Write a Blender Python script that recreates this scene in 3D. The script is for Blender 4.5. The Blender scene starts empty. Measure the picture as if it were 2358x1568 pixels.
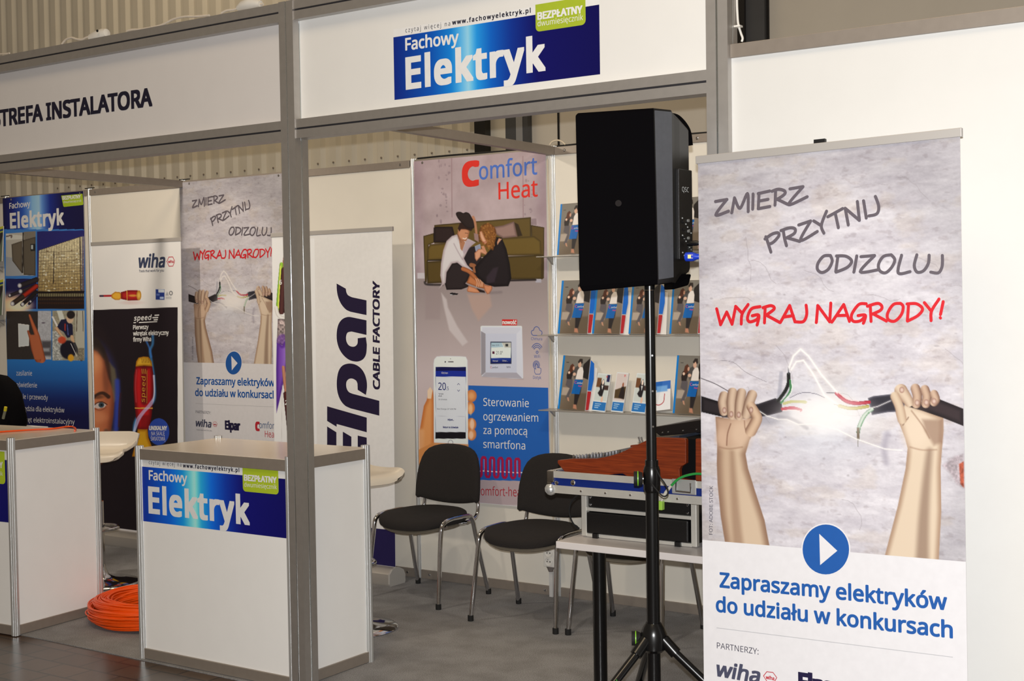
import bpy, bmesh, math, os, random
import numpy as np
from mathutils import Vector, Matrix
from mathutils.geometry import tessellate_polygon
R = math.radians
S = bpy.context.scene
COL = S.collection
random.seed(4); RNG = np.random.default_rng(4)

# ------------------------------------------------------------------ camera
FPX, IW, IH = 3031.848, 2358.0, 1568.0
CAMH = 1.675
YAW, PITCH, ROLL = R(34.0131293), R(-1.77184699), R(-0.86925181)
fw = np.array([-math.sin(YAW) * math.cos(PITCH), math.cos(YAW) * math.cos(PITCH), math.sin(PITCH)])
rt = np.array([math.cos(YAW), math.sin(YAW), 0.0]); up = np.cross(rt, fw)
rt2 = rt * math.cos(ROLL) + up * math.sin(ROLL); up2 = -rt * math.sin(ROLL) + up * math.cos(ROLL)
CM = np.array([rt2, -up2, fw]); CP = np.array([0, 0, CAMH])
cd = bpy.data.cameras.new('camera'); cam = bpy.data.objects.new('camera', cd); COL.objects.link(cam)
cd.sensor_width = 36.0; cd.lens = 36.0 * FPX / IW; cd.clip_end = 200
cam.matrix_world = Matrix([[rt2[0], up2[0], -fw[0], 0], [rt2[1], up2[1], -fw[1], 0], [rt2[2], up2[2], -fw[2], CAMH], [0, 0, 0, 1]])
S.camera = cam

# ------------------------------------------------------------------ light
S.view_settings.view_transform = 'Standard'; S.view_settings.look = 'None'
S.view_settings.gamma = 1.0; S.view_settings.use_curve_mapping = False
S.view_settings.exposure = 0.0
wd = bpy.data.worlds.new('hall_air'); S.world = wd; wd.use_nodes = True
wd.node_tree.nodes['Background'].inputs[0].default_value = (1.0, 0.80, 0.58, 1)
wd.node_tree.nodes['Background'].inputs[1].default_value = 0.17

def light(name, typ, loc, aim, power, col, size=0.1, **k):
    d = bpy.data.lights.new(name, typ); d.energy = power; d.color = col
    if typ == 'AREA': d.shape = 'DISK'; d.size = size
    else: d.shadow_soft_size = size
    for a, b in k.items(): setattr(d, a, b)
    o = bpy.data.objects.new(name, d); COL.objects.link(o); o.location = loc
    if aim is not None:
        o.rotation_euler = (Vector(aim) - Vector(loc)).to_track_quat('-Z', 'Y').to_euler()
    return o
# the camera's flash, just above its lens
light('camera_flash', 'SPOT', (0, 0, CAMH + 0.07), (-3.1, 4.6, 1.9), 800, (1.0, 1.0, 0.995), 0.012, spot_size=R(96), spot_blend=0.35)
# halogen spots on the booth side of the fascia, hidden behind its boards
light('booth_spot', 'SPOT', (-4.85, 4.42, 2.9), (-4.9, 6.25, 1.3), 42, (1.0, 0.89, 0.74), 0.05, spot_size=R(120), spot_blend=0.8)
light('booth_spot', 'SPOT', (-2.9, 4.42, 2.9), (-3.1, 6.25, 1.3), 38, (1.0, 0.89, 0.74), 0.05, spot_size=R(120), spot_blend=0.8)
light('booth_spot', 'SPOT', (-6.9, 4.42, 2.9), (-7.3, 6.25, 1.4), 72, (1.0, 0.87, 0.72), 0.05, spot_size=R(120), spot_blend=0.8)
# hall ceiling lamps, far up and warm
light('hall_lamp', 'AREA', (-9.0, 7.8, 8.2), (-9.0, 8.2, 0), 115, (1.0, 0.77, 0.48), 3.0)
light('hall_lamp', 'AREA', (-2.0, 0.5, 7.5), (-2.2, 1.2, 0), 160, (1.0, 0.78, 0.5), 3.0)

# ------------------------------------------------------------------ helpers
def ray(px, py): return CM.T @ np.array([px - IW / 2, py - IH / 2, FPX])
def onp(px, py, O, n):
    d = ray(px, py); return CP + d * (np.dot(np.asarray(O) - CP, n) / np.dot(d, n))
def ony(px, py, Y): d = ray(px, py); return CP + d * (Y / d[1])
def onz(px, py, Z=0.0): d = ray(px, py); return CP + d * ((Z - CAMH) / d[2])
def proj(P):
    v = (np.asarray(P) - CP) @ CM.T
    return v[..., 0] / v[..., 2] * FPX + IW / 2, v[..., 1] / v[..., 2] * FPX + IH / 2
def lin(c):
    c = np.asarray(c, float) / 255.0
    return np.where(c <= 0.04045, c / 12.92, ((c + 0.055) / 1.055) ** 2.4)
def alb(c, wb=(255, 255, 255), white=0.82):
    return np.clip(lin(c) / lin(wb) * white, 0.002, 0.92)

MATS = {}
def mk(name, rgb, rough=0.6, metal=0.0, noise=0.0, nscale=60.0, bump=0.0, spec=0.5, stretch=None, rgb2=None, coat=0.0):
    """principled material; rgb is the thing's own colour, 0-255"""
    if name in MATS: return MATS[name]
    m = bpy.data.materials.new(name); m.use_nodes = True; MATS[name] = m
    nt = m.node_tree; b = nt.nodes['Principled BSDF']; c = lin(rgb)
    b.inputs['Base Color'].default_value = (*c, 1); b.inputs['Roughness'].default_value = rough
    b.inputs['Metallic'].default_value = metal; b.inputs['Specular IOR Level'].default_value = spec
    b.inputs['Coat Weight'].default_value = coat
    if noise or bump:
        tc = nt.nodes.new('ShaderNodeTexCoord'); mp = nt.nodes.new('ShaderNodeMapping'); nz = nt.nodes.new('ShaderNodeTexNoise')
        nz.inputs['Scale'].default_value = nscale; nz.inputs['Detail'].default_value = 4
        if stretch: mp.inputs['Scale'].default_value = stretch
        nt.links.new(tc.outputs['Object'], mp.inputs['Vector']); nt.links.new(mp.outputs['Vector'], nz.inputs['Vector'])
        if noise:
            rp = nt.nodes.new('ShaderNodeValToRGB'); c2 = lin(rgb2) if rgb2 is not None else c * (1 - noise)
            rp.color_ramp.elements[0].position = 0.3; rp.color_ramp.elements[1].position = 0.7
            rp.color_ramp.elements[0].color = (*c2, 1); rp.color_ramp.elements[1].color = (*np.clip(c * (1 + noise * 0.4), 0, 1), 1)
            nt.links.new(nz.outputs['Fac'], rp.inputs['Fac']); nt.links.new(rp.outputs['Color'], b.inputs['Base Color'])
        if bump:
            bp = nt.nodes.new('ShaderNodeBump'); bp.inputs['Strength'].default_value = bump; bp.inputs['Distance'].default_value = 0.004
            nt.links.new(nz.outputs['Fac'], bp.inputs['Height']); nt.links.new(bp.outputs['Normal'], b.inputs['Normal'])
    return m
def ink(name, c, wb, rough=0.5):
    a = alb(c, wb); s = np.where(a <= 0.0031308, a * 12.92, 1.055 * a ** (1 / 2.4) - 0.055) * 255
    return mk('ink_' + name, s, rough, spec=0.3, noise=0.03, nscale=40)

WM = {}
def thing(name, loc, label, cat, group=None, rz=0.0):
    o = bpy.data.objects.new(name, None); COL.objects.link(o); o.empty_display_size = 0.1
    o.location = loc; o.rotation_euler = (0, 0, rz)
    WM[o.name] = Matrix.Translation(Vector(loc)) @ Matrix.Rotation(rz, 4, 'Z')
    return tag(o, label, cat, group)
def tag(o, label=None, cat=None, group=None, kind=None):
    if label: o['label'] = label
    if cat: o['category'] = cat
    if group: o['group'] = group
    if kind: o['kind'] = kind
    return o

class MB:
    """collects shapes (in world or thing coordinates) and links them as ONE mesh object"""
    def __init__(s): s.v = []; s.f = []
    def add(s, vs, fs):
        k = len(s.v); s.v += [tuple(map(float, p)) for p in vs]; s.f += [tuple(i + k for i in f) for f in fs]; return s
    def box(s, x0, x1, y0, y1, z0, z1):
        return s.add([(x0, y0, z0), (x1, y0, z0), (x1, y1, z0), (x0, y1, z0), (x0, y0, z1), (x1, y0, z1), (x1, y1, z1), (x0, y1, z1)],
                     [(3, 2, 1, 0), (4, 5, 6, 7), (0, 1, 5, 4), (1, 2, 6, 5), (2, 3, 7, 6), (3, 0, 4, 7)])
    def hexa(s, q0, q1):
        """two matching quads (or rings) joined"""
        n = len(q0); return s.add(list(q0) + list(q1), [tuple(range(n))[::-1], tuple(range(n, 2 * n))] + [(i, (i + 1) % n, n + (i + 1) % n, n + i) for i in range(n)])
    def prism(s, poly, fn, a, b):
        """poly in 2D, fn(u, v, h) -> xyz, extruded from h=a to h=b, any simple outline"""
        n = len(poly); tr = tessellate_polygon([[Vector((p[0], p[1], 0)) for p in poly]])
        vs = [fn(p[0], p[1], a) for p in poly] + [fn(p[0], p[1], b) for p in poly]
        fs = [tuple(t) for t in tr] + [tuple(i + n for i in t) for t in tr] + [(i, (i + 1) % n, n + (i + 1) % n, n + i) for i in range(n)]
        return s.add(vs, fs)
    def tube(s, pts, r, seg=8, closed=False):
        P = [np.asarray(p, float) for p in pts]; n = len(P); rs = r if hasattr(r, '__len__') else [r] * n
        T = []
        for i in range(n):
            a = P[(i - 1) % n] if closed or i > 0 else P[i]; b = P[(i + 1) % n] if closed or i < n - 1 else P[i]
            t = b - a; T.append(t / (np.linalg.norm(t) + 1e-12))
        ref = np.array([0, 0, 1.0]) if abs(T[0][2]) < 0.9 else np.array([1.0, 0, 0])
        N = np.cross(T[0], ref); N /= np.linalg.norm(N); vs = []
        for i in range(n):
            N = N - T[i] * np.dot(N, T[i]); N /= np.linalg.norm(N) + 1e-12; B = np.cross(T[i], N)
            vs += [P[i] + rs[i] * (N * math.cos(2 * math.pi * k / seg) + B * math.sin(2 * math.pi * k / seg)) for k in range(seg)]
        fs = []
        for i in range(n if closed else n - 1):
            j = (i + 1) % n
            fs += [(i * seg + k, i * seg + (k + 1) % seg, j * seg + (k + 1) % seg, j * seg + k) for k in range(seg)]
        if not closed: fs += [tuple(range(seg))[::-1], tuple(range((n - 1) * seg, n * seg))]
        return s.add(vs, fs)
    def lathe(s, prof, c, seg=24, M=None):
        vs = []; n = len(prof)
        for (r, z) in prof:
            for k in range(seg):
                p = Vector((r * math.cos(2 * math.pi * k / seg), r * math.sin(2 * math.pi * k / seg), z))
                if M is not None: p = M @ p
                vs.append((p.x + c[0], p.y + c[1], p.z + c[2]))
        fs = [(i * seg + k, i * seg + (k + 1) % seg, (i + 1) * seg + (k + 1) % seg, (i + 1) * seg + k) for i in range(n - 1) for k in range(seg)]
        fs += [tuple(range(seg))[::-1], tuple(range((n - 1) * seg, n * seg))]
        return s.add(vs, fs)
    def cyl(s, a, b, r, seg=12): return s.tube([a, b], r, seg)
    def grid(s, P, flip=False):
        h, w = P.shape[:2]; k = len(s.v)
        s.v += [tuple(map(float, p)) for p in P.reshape(-1, 3)]
        for i in range(h - 1):
            for j in range(w - 1):
                q = (k + i * w + j, k + i * w + j + 1, k + (i + 1) * w + j + 1, k + (i + 1) * w + j)
                s.f.append(q[::-1] if flip else q)
        return s
    def build(s, name, mat, parent=None, bevel=0.0, smooth=None, recalc=True):
        me = bpy.data.meshes.new(name); me.from_pydata(s.v, [], s.f)
        o = bpy.data.objects.new(name, me); COL.objects.link(o)
        if parent is not None:
            M = WM[parent.name]; me.transform(M.inverted()); o.parent = parent; WM[o.name] = M
        else:
            V = np.array(s.v); c = (V.min(0) + V.max(0)) / 2; c[2] = V[:, 2].min()
            me.transform(Matrix.Translation(-Vector(c))); o.location = c; WM[o.name] = Matrix.Translation(Vector(c))
        if recalc or bevel:
            bm = bmesh.new(); bm.from_mesh(me)
            if recalc: bmesh.ops.recalc_face_normals(bm, faces=bm.faces)
            if bevel:
                es = [e for e in bm.edges if len(e.link_faces) == 2 and e.calc_face_angle(0) > 0.6]
                bmesh.ops.bevel(bm, geom=es, offset=bevel, segments=2, affect='EDGES', profile=0.6)
            bm.to_mesh(me); bm.free()
        if smooth:
            for p in me.polygons: p.use_smooth = True
            me.set_sharp_from_angle(angle=R(smooth))
        me.materials.append(mat)
        return o

def spline(pts, n=8, closed=False):
    P = [np.asarray(p, float) for p in pts]; m = len(P); out = []
    for i in range(m if closed else m - 1):
        g = lambda k: P[k % m] if closed else P[max(0, min(m - 1, k))]
        a, b, c, d = g(i - 1), g(i), g(i + 1), g(i + 2)
        for j in range(n):
            t = j / n; out.append(0.5 * (2 * b + (c - a) * t + (2 * a - 5 * b + 4 * c - d) * t * t + (3 * b - a - 3 * c + d) * t ** 3))
    if not closed: out.append(P[-1])
    return out
def copy_thing(root, loc, rz=None, label=None, group=None):
    r = root.copy(); COL.objects.link(r); r.location = loc
    if rz is not None: r.rotation_euler = (0, 0, rz)
    if label: r['label'] = label
    if group: r['group'] = group
    for ch in list(root.children):
        c = ch.copy(); COL.objects.link(c); c.parent = r
        for g in list(ch.children):
            d = g.copy(); COL.objects.link(d); d.parent = c
    return r

# ---- lettering
FONT = None
try:
    fp = os.path.join(bpy.utils.system_resource('DATAFILES', path='fonts'), 'NotoSansHebrew-Regular.woff2')
    if os.path.exists(fp): FONT = bpy.data.fonts.load(fp)
except Exception: FONT = None
GC = {}
def glyphs(s, spacing=1.0, shear=0.0):
    """outline of a line of text as flat verts and faces, x from 0, cap height 1"""
    key = (s, spacing, shear)
    if key in GC: return GC[key]
    def raw(txt):
        c = bpy.data.curves.new('t', 'FONT'); c.body = txt; c.space_character = spacing; c.shear = shear; c.resolution_u = 5
        if FONT: c.font = FONT
        o = bpy.data.objects.new('t', c); COL.objects.link(o)
        me = bpy.data.meshes.new_from_object(o)
        v = np.empty(len(me.vertices) * 3, np.float32); me.vertices.foreach_get('co', v); f = [tuple(p.vertices) for p in me.polygons]
        bpy.data.objects.remove(o); bpy.data.curves.remove(c); bpy.data.meshes.remove(me)
        return v.reshape(-1, 3)[:, :2].astype(float), f
    v0 = raw('H')[0][:, 1]; cap = v0.max() - v0.min(); v, f = raw(s.replace('ę', 'e')); x0 = v[:, 0].min()
    for i, chx in enumerate(s):
        if chx == 'ę':   # the tail of the letter, hung under its right side
            xr = raw(s[:i].replace('ę', 'e') + 'e')[0][:, 0].max()
            hk = [(-.20, .02), (-.10, .03), (-.19, -.08), (-.225, -.16), (-.19, -.20), (-.12, -.205), (-.07, -.19), (-.07, -.265), (-.14, -.285), (-.24, -.275), (-.305, -.21), (-.30, -.13), (-.26, -.05)]
            k = len(v); v = np.vstack([v, [(xr + a * cap, b * cap) for a, b in hk]]); f = f + [tuple(k + q for q in t) for t in tessellate_polygon([[Vector((a, b, 0)) for a, b in hk]])]
    v = v - [x0, v0.min()]; v = v / cap
    GC[key] = (v, f); return GC[key]

class Sheet:
    """a flat printed surface: top-left corner, right, up and outward axes (metres)"""
    def __init__(s, O, u, w): s.O = np.asarray(O, float); s.u = np.asarray(u, float); s.w = np.asarray(w, float); s.n = np.cross(s.u, s.w)
    def at(s, a, b, lift=0.0): return s.O + s.u * a + s.w * b + s.n * lift
    def uv(s, px, py):
        P = onp(px, py, s.O, s.n) - s.O; return np.dot(P, s.u), np.dot(P, s.w)
    def pt(s, px, py, lift=0.0): a, b = s.uv(px, py); return s.at(a, b, lift)
    def artpx(s, A, B): return proj(s.O + A[..., None] * s.u + B[..., None] * s.w)
    # drawing
    def text(s, mb, txt, p0, p1, h, lift=0.0008, bold=0.0, spacing=1.0, shear=0.0, updir=None):
        v, f = glyphs(txt, spacing, shear); L = np.array(s.uv(*p0)); Rr = np.array(s.uv(*p1)); B = Rr - L
        if updir is None:
            U = np.array([0, 1.0]); q = np.array(s.uv(p0[0], p0[1] - h)); U = U * np.linalg.norm(q - L)
        else: U = np.array(s.uv(p0[0] + updir[0] * h, p0[1] + updir[1] * h)) - L
        wid = v[:, 0].max(); asp = np.linalg.norm(B) / wid / np.linalg.norm(U)
        offs = [(0, 0)] + [(bold * a, bold * b * .8) for a, b in [(i / 4, 1) for i in range(-4, 5)] + [(i / 4, -1) for i in range(-4, 5)] + [(1, i / 4) for i in range(-3, 4)] + [(-1, i / 4) for i in range(-3, 4)]] if bold >= .05 else [(0, 0)] + [(bold * math.cos(t), bold * math.sin(t)) for t in np.linspace(0, 2 * math.pi, 10, endpoint=False)] if bold else [(0, 0)]
        for k, (ox, oy) in enumerate(offs):
            mb.add([s.at(*(L + B * ((x + ox / asp) / wid) + U * (y + oy)), lift + k * 1.6e-5) for x, y in v], f)
        return mb
    def poly(s, mb, pts, lift=0.0006):
        uvs = [s.uv(*p) for p in pts]; tr = tessellate_polygon([[Vector((a, b, 0)) for a, b in uvs]])
        return mb.add([s.at(a, b, lift) for a, b in uvs], [tuple(t) for t in tr])
    def stroke(s, mb, pts, wpx, lift=0.0008, sm=True, closed=False):
        if sm and len(pts) > 2: pts = spline(pts, 6, closed)
        U = [np.array(s.uv(*p)) for p in pts]; a = np.array(s.uv(pts[0][0] + wpx / 2, pts[0][1])); b = np.array(s.uv(pts[0][0], pts[0][1] + wpx / 2))
        r = (np.linalg.norm(a - U[0]) + np.linalg.norm(b - U[0])) / 2
        n = len(U); rng = range(n) if closed else range(n - 1)
        for i in rng:
            A, B = U[i], U[(i + 1) % n]; d = B - A; l = np.linalg.norm(d)
            if l < 1e-7: continue
            d /= l; m = np.array([-d[1], d[0]]) * r
            l_ = lift + (len(mb.f) % 16) * 4e-5; mb.add([s.at(*(A + m), l_), s.at(*(A - m), l_), s.at(*(B - m), l_), s.at(*(B + m), l_)], [(0, 1, 2, 3)])
        for i, A in enumerate(U):
            mb.add([s.at(*(A + r * np.array([math.cos(t), math.sin(t)])), lift + 6.6e-4 + (len(mb.f) % 16) * 4e-5) for t in np.linspace(0, 2 * math.pi, 10, endpoint=False)], [tuple(range(10))])
        return mb
    def disc(s, mb, c, rx, ry, lift=0.0008, n=40):
        return s.poly(mb, [(c[0] + rx * math.cos(t), c[1] + ry * math.sin(t)) for t in np.linspace(0, 2 * math.pi, n, endpoint=False)], lift)
    def paint(s, name, a0, a1, b0, b1, step, art, wb, parent, rough=0.45, lift=0.0004, label=None):
        """a printed picture: a fine grid whose vertices carry the ink colours"""
        na = max(2, int((a1 - a0) / step)); nb = max(2, int(abs(b1 - b0) / step))
        A, B = np.meshgrid(np.linspace(a0, a1, na), np.linspace(b0, b1, nb))
        P = s.O + A[..., None] * s.u + B[..., None] * s.w + s.n * lift
        X, Y = s.artpx(A, B); c = Art(X.ravel(), Y.ravel(), A.ravel(), B.ravel()); art(c)
        colr = np.ones((na * nb, 4), np.float32); colr[:, :3] = alb(np.clip(c.c, 0, 255), wb)
        i = np.arange(nb - 1)[:, None] * na + np.arange(na - 1)[None, :]; q = np.stack([i, i + na, i + na + 1, i + 1], -1).reshape(-1, 4)
        me = bpy.data.meshes.new(name); nq = len(q)
        M = WM[parent.name].inverted() if parent is not None else Matrix.Identity(4); Mn = np.array(M)
        co = (P.reshape(-1, 3) @ Mn[:3, :3].T + Mn[:3, 3]).astype(np.float32)
        me.vertices.add(na * nb); me.vertices.foreach_set('co', co.ravel())
        me.loops.add(nq * 4); me.loops.foreach_set('vertex_index', q.ravel().astype(np.int32))
        me.polygons.add(nq); me.polygons.foreach_set('loop_start', np.arange(0, nq * 4, 4, dtype=np.int32))
        me.update(calc_edges=True)
        at_ = me.color_attributes.new('print', 'FLOAT_COLOR', 'POINT'); at_.data.foreach_set('color', colr.ravel())
        me.materials.append(printmat(rough)); o = bpy.data.objects.new(name, me); COL.objects.link(o); o.parent = parent; WM[o.name] = WM[parent.name]
        if label: o['label'] = label
        return o
def printmat(rough):
    n = 'printed_ink_%d' % int(rough * 100)
    if n in MATS: return MATS[n]
    m = mk(n, (200, 200, 200), rough, spec=0.3); nt = m.node_tree
    a = nt.nodes.new('ShaderNodeVertexColor'); a.layer_name = 'print'
    nt.links.new(a.outputs['Color'], nt.nodes['Principled BSDF'].inputs['Base Color']); return m

def vnoise(x, y, seed=0):
    xi = np.floor(x).astype(np.int64); yi = np.floor(y).astype(np.int64); fx = x - xi; fy = y - yi
    def h(a, b):
        n = (a * 374761393 + b * 668265263 + seed * 2147483) & 0x7fffffff
        n = ((n ^ (n >> 13)) * 1274126177) & 0x7fffffff; return ((n ^ (n >> 16)) & 0xffff) / 65535.0
    fx = fx * fx * (3 - 2 * fx); fy = fy * fy * (3 - 2 * fy)
    return (h(xi, yi) * (1 - fx) + h(xi + 1, yi) * fx) * (1 - fy) + (h(xi, yi + 1) * (1 - fx) + h(xi + 1, yi + 1) * fx) * fy
def fbm(x, y, seed=0, o=4):
    r = 0; a = 0.5; t = 0
    for i in range(o): r = r + a * vnoise(x * 2 ** i, y * 2 ** i, seed + i); t += a; a *= 0.55
    return r / t
def sst(a, b, x): t = np.clip((x - a) / (b - a + 1e-9), 0, 1); return t * t * (3 - 2 * t)

class Art:
    """paints a printed picture; shapes are given in the frame set by .frame()"""
    def __init__(s, X, Y, A, B): s.X0, s.Y0, s.A, s.B = X, Y, A, B; s.X, s.Y = X, Y; s.c = np.full((len(X), 3), 255.0)
    def frame(s, ox, oy, k, ky=None): s.X = (s.X0 - ox) / k; s.Y = (s.Y0 - oy) / (ky or k); s.k = k; return s
    def mix(s, idx, m, col):
        col = np.asarray(col, float); s.c[idx] = s.c[idx] * (1 - m[:, None]) + col * m[:, None]
    def sel(s, x0, y0, x1, y1): return np.nonzero((s.X >= x0) & (s.X <= x1) & (s.Y >= y0) & (s.Y <= y1))[0]
    def sd(s, pts, idx):
        x, y = s.X[idx], s.Y[idx]; d = np.full(len(idx), 1e18); ins = np.zeros(len(idx), bool); n = len(pts)
        for i in range(n):
            ax, ay = pts[i]; bx, by = pts[(i + 1) % n]; ex, ey = bx - ax, by - ay
            t = np.clip(((x - ax) * ex + (y - ay) * ey) / (ex * ex + ey * ey + 1e-12), 0, 1)
            d = np.minimum(d, (x - ax - t * ex) ** 2 + (y - ay - t * ey) ** 2)
            c = (ay > y) != (by > y); ins ^= c & (x < ax + (y - ay) / ((by - ay) if by != ay else 1e-9) * ex)
        d = np.sqrt(d); return np.where(ins, -d, d)
    def poly(s, pts, col, f=2.0, a=1.0, edge=None, ew=30.0, tex=0.0, sm=False, grad=None):
        """filled outline; edge = colour towards the rim, grad = (col2, x0,y0,x1,y1) blend"""
        if sm: pts = [tuple(p) for p in spline(pts, 5, True)]
        P = np.array(pts); idx = s.sel(P[:, 0].min() - 3 * f, P[:, 1].min() - 3 * f, P[:, 0].max() + 3 * f, P[:, 1].max() + 3 * f)
        if len(idx) == 0: return s
        d = s.sd(pts, idx); m = (1 - sst(-f, f, d)) * a; C = np.tile(np.asarray(col, float), (len(idx), 1))
        if grad:
            c2, x0, y0, x1, y1 = grad; t = ((s.X[idx] - x0) * (x1 - x0) + (s.Y[idx] - y0) * (y1 - y0)) / ((x1 - x0) ** 2 + (y1 - y0) ** 2)
            t = sst(0, 1, t)[:, None]; C = C * (1 - t) + np.asarray(c2, float) * t
        if edge is not None:
            t = (1 - sst(0, ew, -d))[:, None]; C = C * (1 - t) + np.asarray(edge, float) * t
        if tex: C = C * (1 + tex * (fbm(s.X[idx] / 14, s.Y[idx] / 14, 5)[:, None] - 0.5) * 2)
        s.c[idx] = s.c[idx] * (1 - m[:, None]) + C * m[:, None]; return s
    def rect(s, x0, y0, x1, y1, col, **k): return s.poly([(x0, y0), (x1, y0), (x1, y1), (x0, y1)], col, **k)
    def ell(s, cx, cy, rx, ry, col, f=0.08, a=1.0, edge=None, rot=0.0):
        r = max(rx, ry) * (1 + f) ; idx = s.sel(cx - r, cy - r, cx + r, cy + r)
        if len(idx) == 0: return s
        x, y = s.X[idx] - cx, s.Y[idx] - cy; c, n = math.cos(rot), math.sin(rot); x, y = x * c + y * n, -x * n + y * c
        d = np.sqrt((x / rx) ** 2 + (y / ry) ** 2); m = (1 - sst(1 - f, 1 + f, d)) * a; C = np.tile(np.asarray(col, float), (len(idx), 1))
        if edge is not None: t = sst(0.2, 1, d)[:, None]; C = C * (1 - t) + np.asarray(edge, float) * t
        s.c[idx] = s.c[idx] * (1 - m[:, None]) + C * m[:, None]; return s
    def line(s, pts, w, col, a=1.0, f=1.0, sm=True, edge=None, hi=0.0):
        """a soft tube along a path; w may taper (w0, w1)"""
        if sm and len(pts) > 2: pts = [tuple(p) for p in spline(pts, 6)]
        w0, w1 = w if hasattr(w, '__len__') else (w, w); P = np.array(pts, float); mw = max(w0, w1) / 2 + 3 * f
        idx = s.sel(P[:, 0].min() - mw, P[:, 1].min() - mw, P[:, 0].max() + mw, P[:, 1].max() + mw)
        if len(idx) == 0: return s
        x, y = s.X[idx], s.Y[idx]; best = np.full(len(idx), 1e9); sg = np.zeros(len(idx)); n = len(pts) - 1
        for i in range(n):
            ax, ay = P[i]; ex, ey = P[i + 1] - P[i]; t = np.clip(((x - ax) * ex + (y - ay) * ey) / (ex * ex + ey * ey + 1e-12), 0, 1)
            dx, dy = x - ax - t * ex, y - ay - t * ey; d = np.sqrt(dx * dx + dy * dy); r = (w0 + (w1 - w0) * (i + t) / n) / 2; q = d - r
            u = q < best; best = np.where(u, q, best); sg = np.where(u, (ex * dy - ey * dx) / (math.hypot(ex, ey) + 1e-9) / (r + 1e-9), sg)
        m = (1 - sst(-f, f, best)) * a; C = np.tile(np.asarray(col, float), (len(idx), 1))
        if edge is not None: t = (np.clip(np.abs(sg + hi), 0, 1) ** 2)[:, None]; C = C * (1 - t) + np.asarray(edge, float) * t
        s.c[idx] = s.c[idx] * (1 - m[:, None]) + C * m[:, None]; return s

# ------------------------------------------------------------------ shared materials
ALU = mk('brushed_aluminium', (188, 184, 180), 0.5, 0.8, noise=0.05, nscale=30)
ALUD = mk('anodised_aluminium', (150, 140, 130), 0.45, 0.35, noise=0.05, nscale=30)
GLINT = mk('glint_rod_polish', (225, 232, 235), 0.12, 1.0)  # for the added slot rods that catch the flash
GROOVE = mk('slot_shadow_gap', (40, 38, 42), 0.6)
CHROME = mk('chrome', (205, 205, 208), 0.08, 1.0)
PANELW = mk('white_melamine', (232, 231, 228), 0.5, noise=0.015, nscale=8)
PANELB = mk('cream_melamine', (226, 221, 210), 0.5, noise=0.02, nscale=6)
BLACK = mk('black_plastic', (16, 15, 17), 0.45, bump=0.15, nscale=300)
BLACKG = mk('black_painted_steel', (14, 14, 15), 0.25)
FABRIC = mk('black_woven_fabric', (34, 29, 27), 0.95, noise=0.35, nscale=420, bump=0.3)
WHITEP = mk('white_plastic', (226, 222, 214), 0.35, noise=0.01, nscale=20)
BEIGEW = mk('beige_cable_sheath', (205, 192, 170), 0.5, noise=0.03, nscale=40)
RUB = mk('black_rubber', (14, 13, 13), 0.8, noise=0.2, nscale=80)
YB = 6.258

# ================================================================== the hall
def tile_floor():
    m = bpy.data.materials.new('brown_floor_tiles'); m.use_nodes = True; nt = m.node_tree; b = nt.nodes['Principled BSDF']
    tc = nt.nodes.new('ShaderNodeTexCoord'); br = nt.nodes.new('ShaderNodeTexBrick'); nz = nt.nodes.new('ShaderNodeTexNoise'); mx = nt.nodes.new('ShaderNodeMix')
    br.offset = 0.5; br.inputs['Scale'].default_value = 1.0; br.inputs['Brick Width'].default_value = 0.20; br.inputs['Row Height'].default_value = 0.15
    br.inputs['Mortar Size'].default_value = 0.006; br.inputs['Color1'].default_value = (*lin((92, 72, 57)), 1); br.inputs['Color2'].default_value = (*lin((76, 60, 48)), 1)
    br.inputs['Mortar'].default_value = (*lin((34, 27, 22)), 1)
    nz.inputs['Scale'].default_value = 9; nz.inputs['Detail'].default_value = 6
    mx.data_type = 'RGBA'; mx.blend_type = 'MULTIPLY'; mx.inputs[0].default_value = 0.5
    nt.links.new(tc.outputs['Object'], br.inputs['Vector']); nt.links.new(tc.outputs['Object'], nz.inputs['Vector'])
    nt.links.new(br.outputs['Color'], mx.inputs[6]); nt.links.new(nz.outputs['Fac'], mx.inputs[7]); nt.links.new(mx.outputs[2], b.inputs['Base Color'])
    b.inputs['Roughness'].default_value = 0.28; return m
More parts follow.
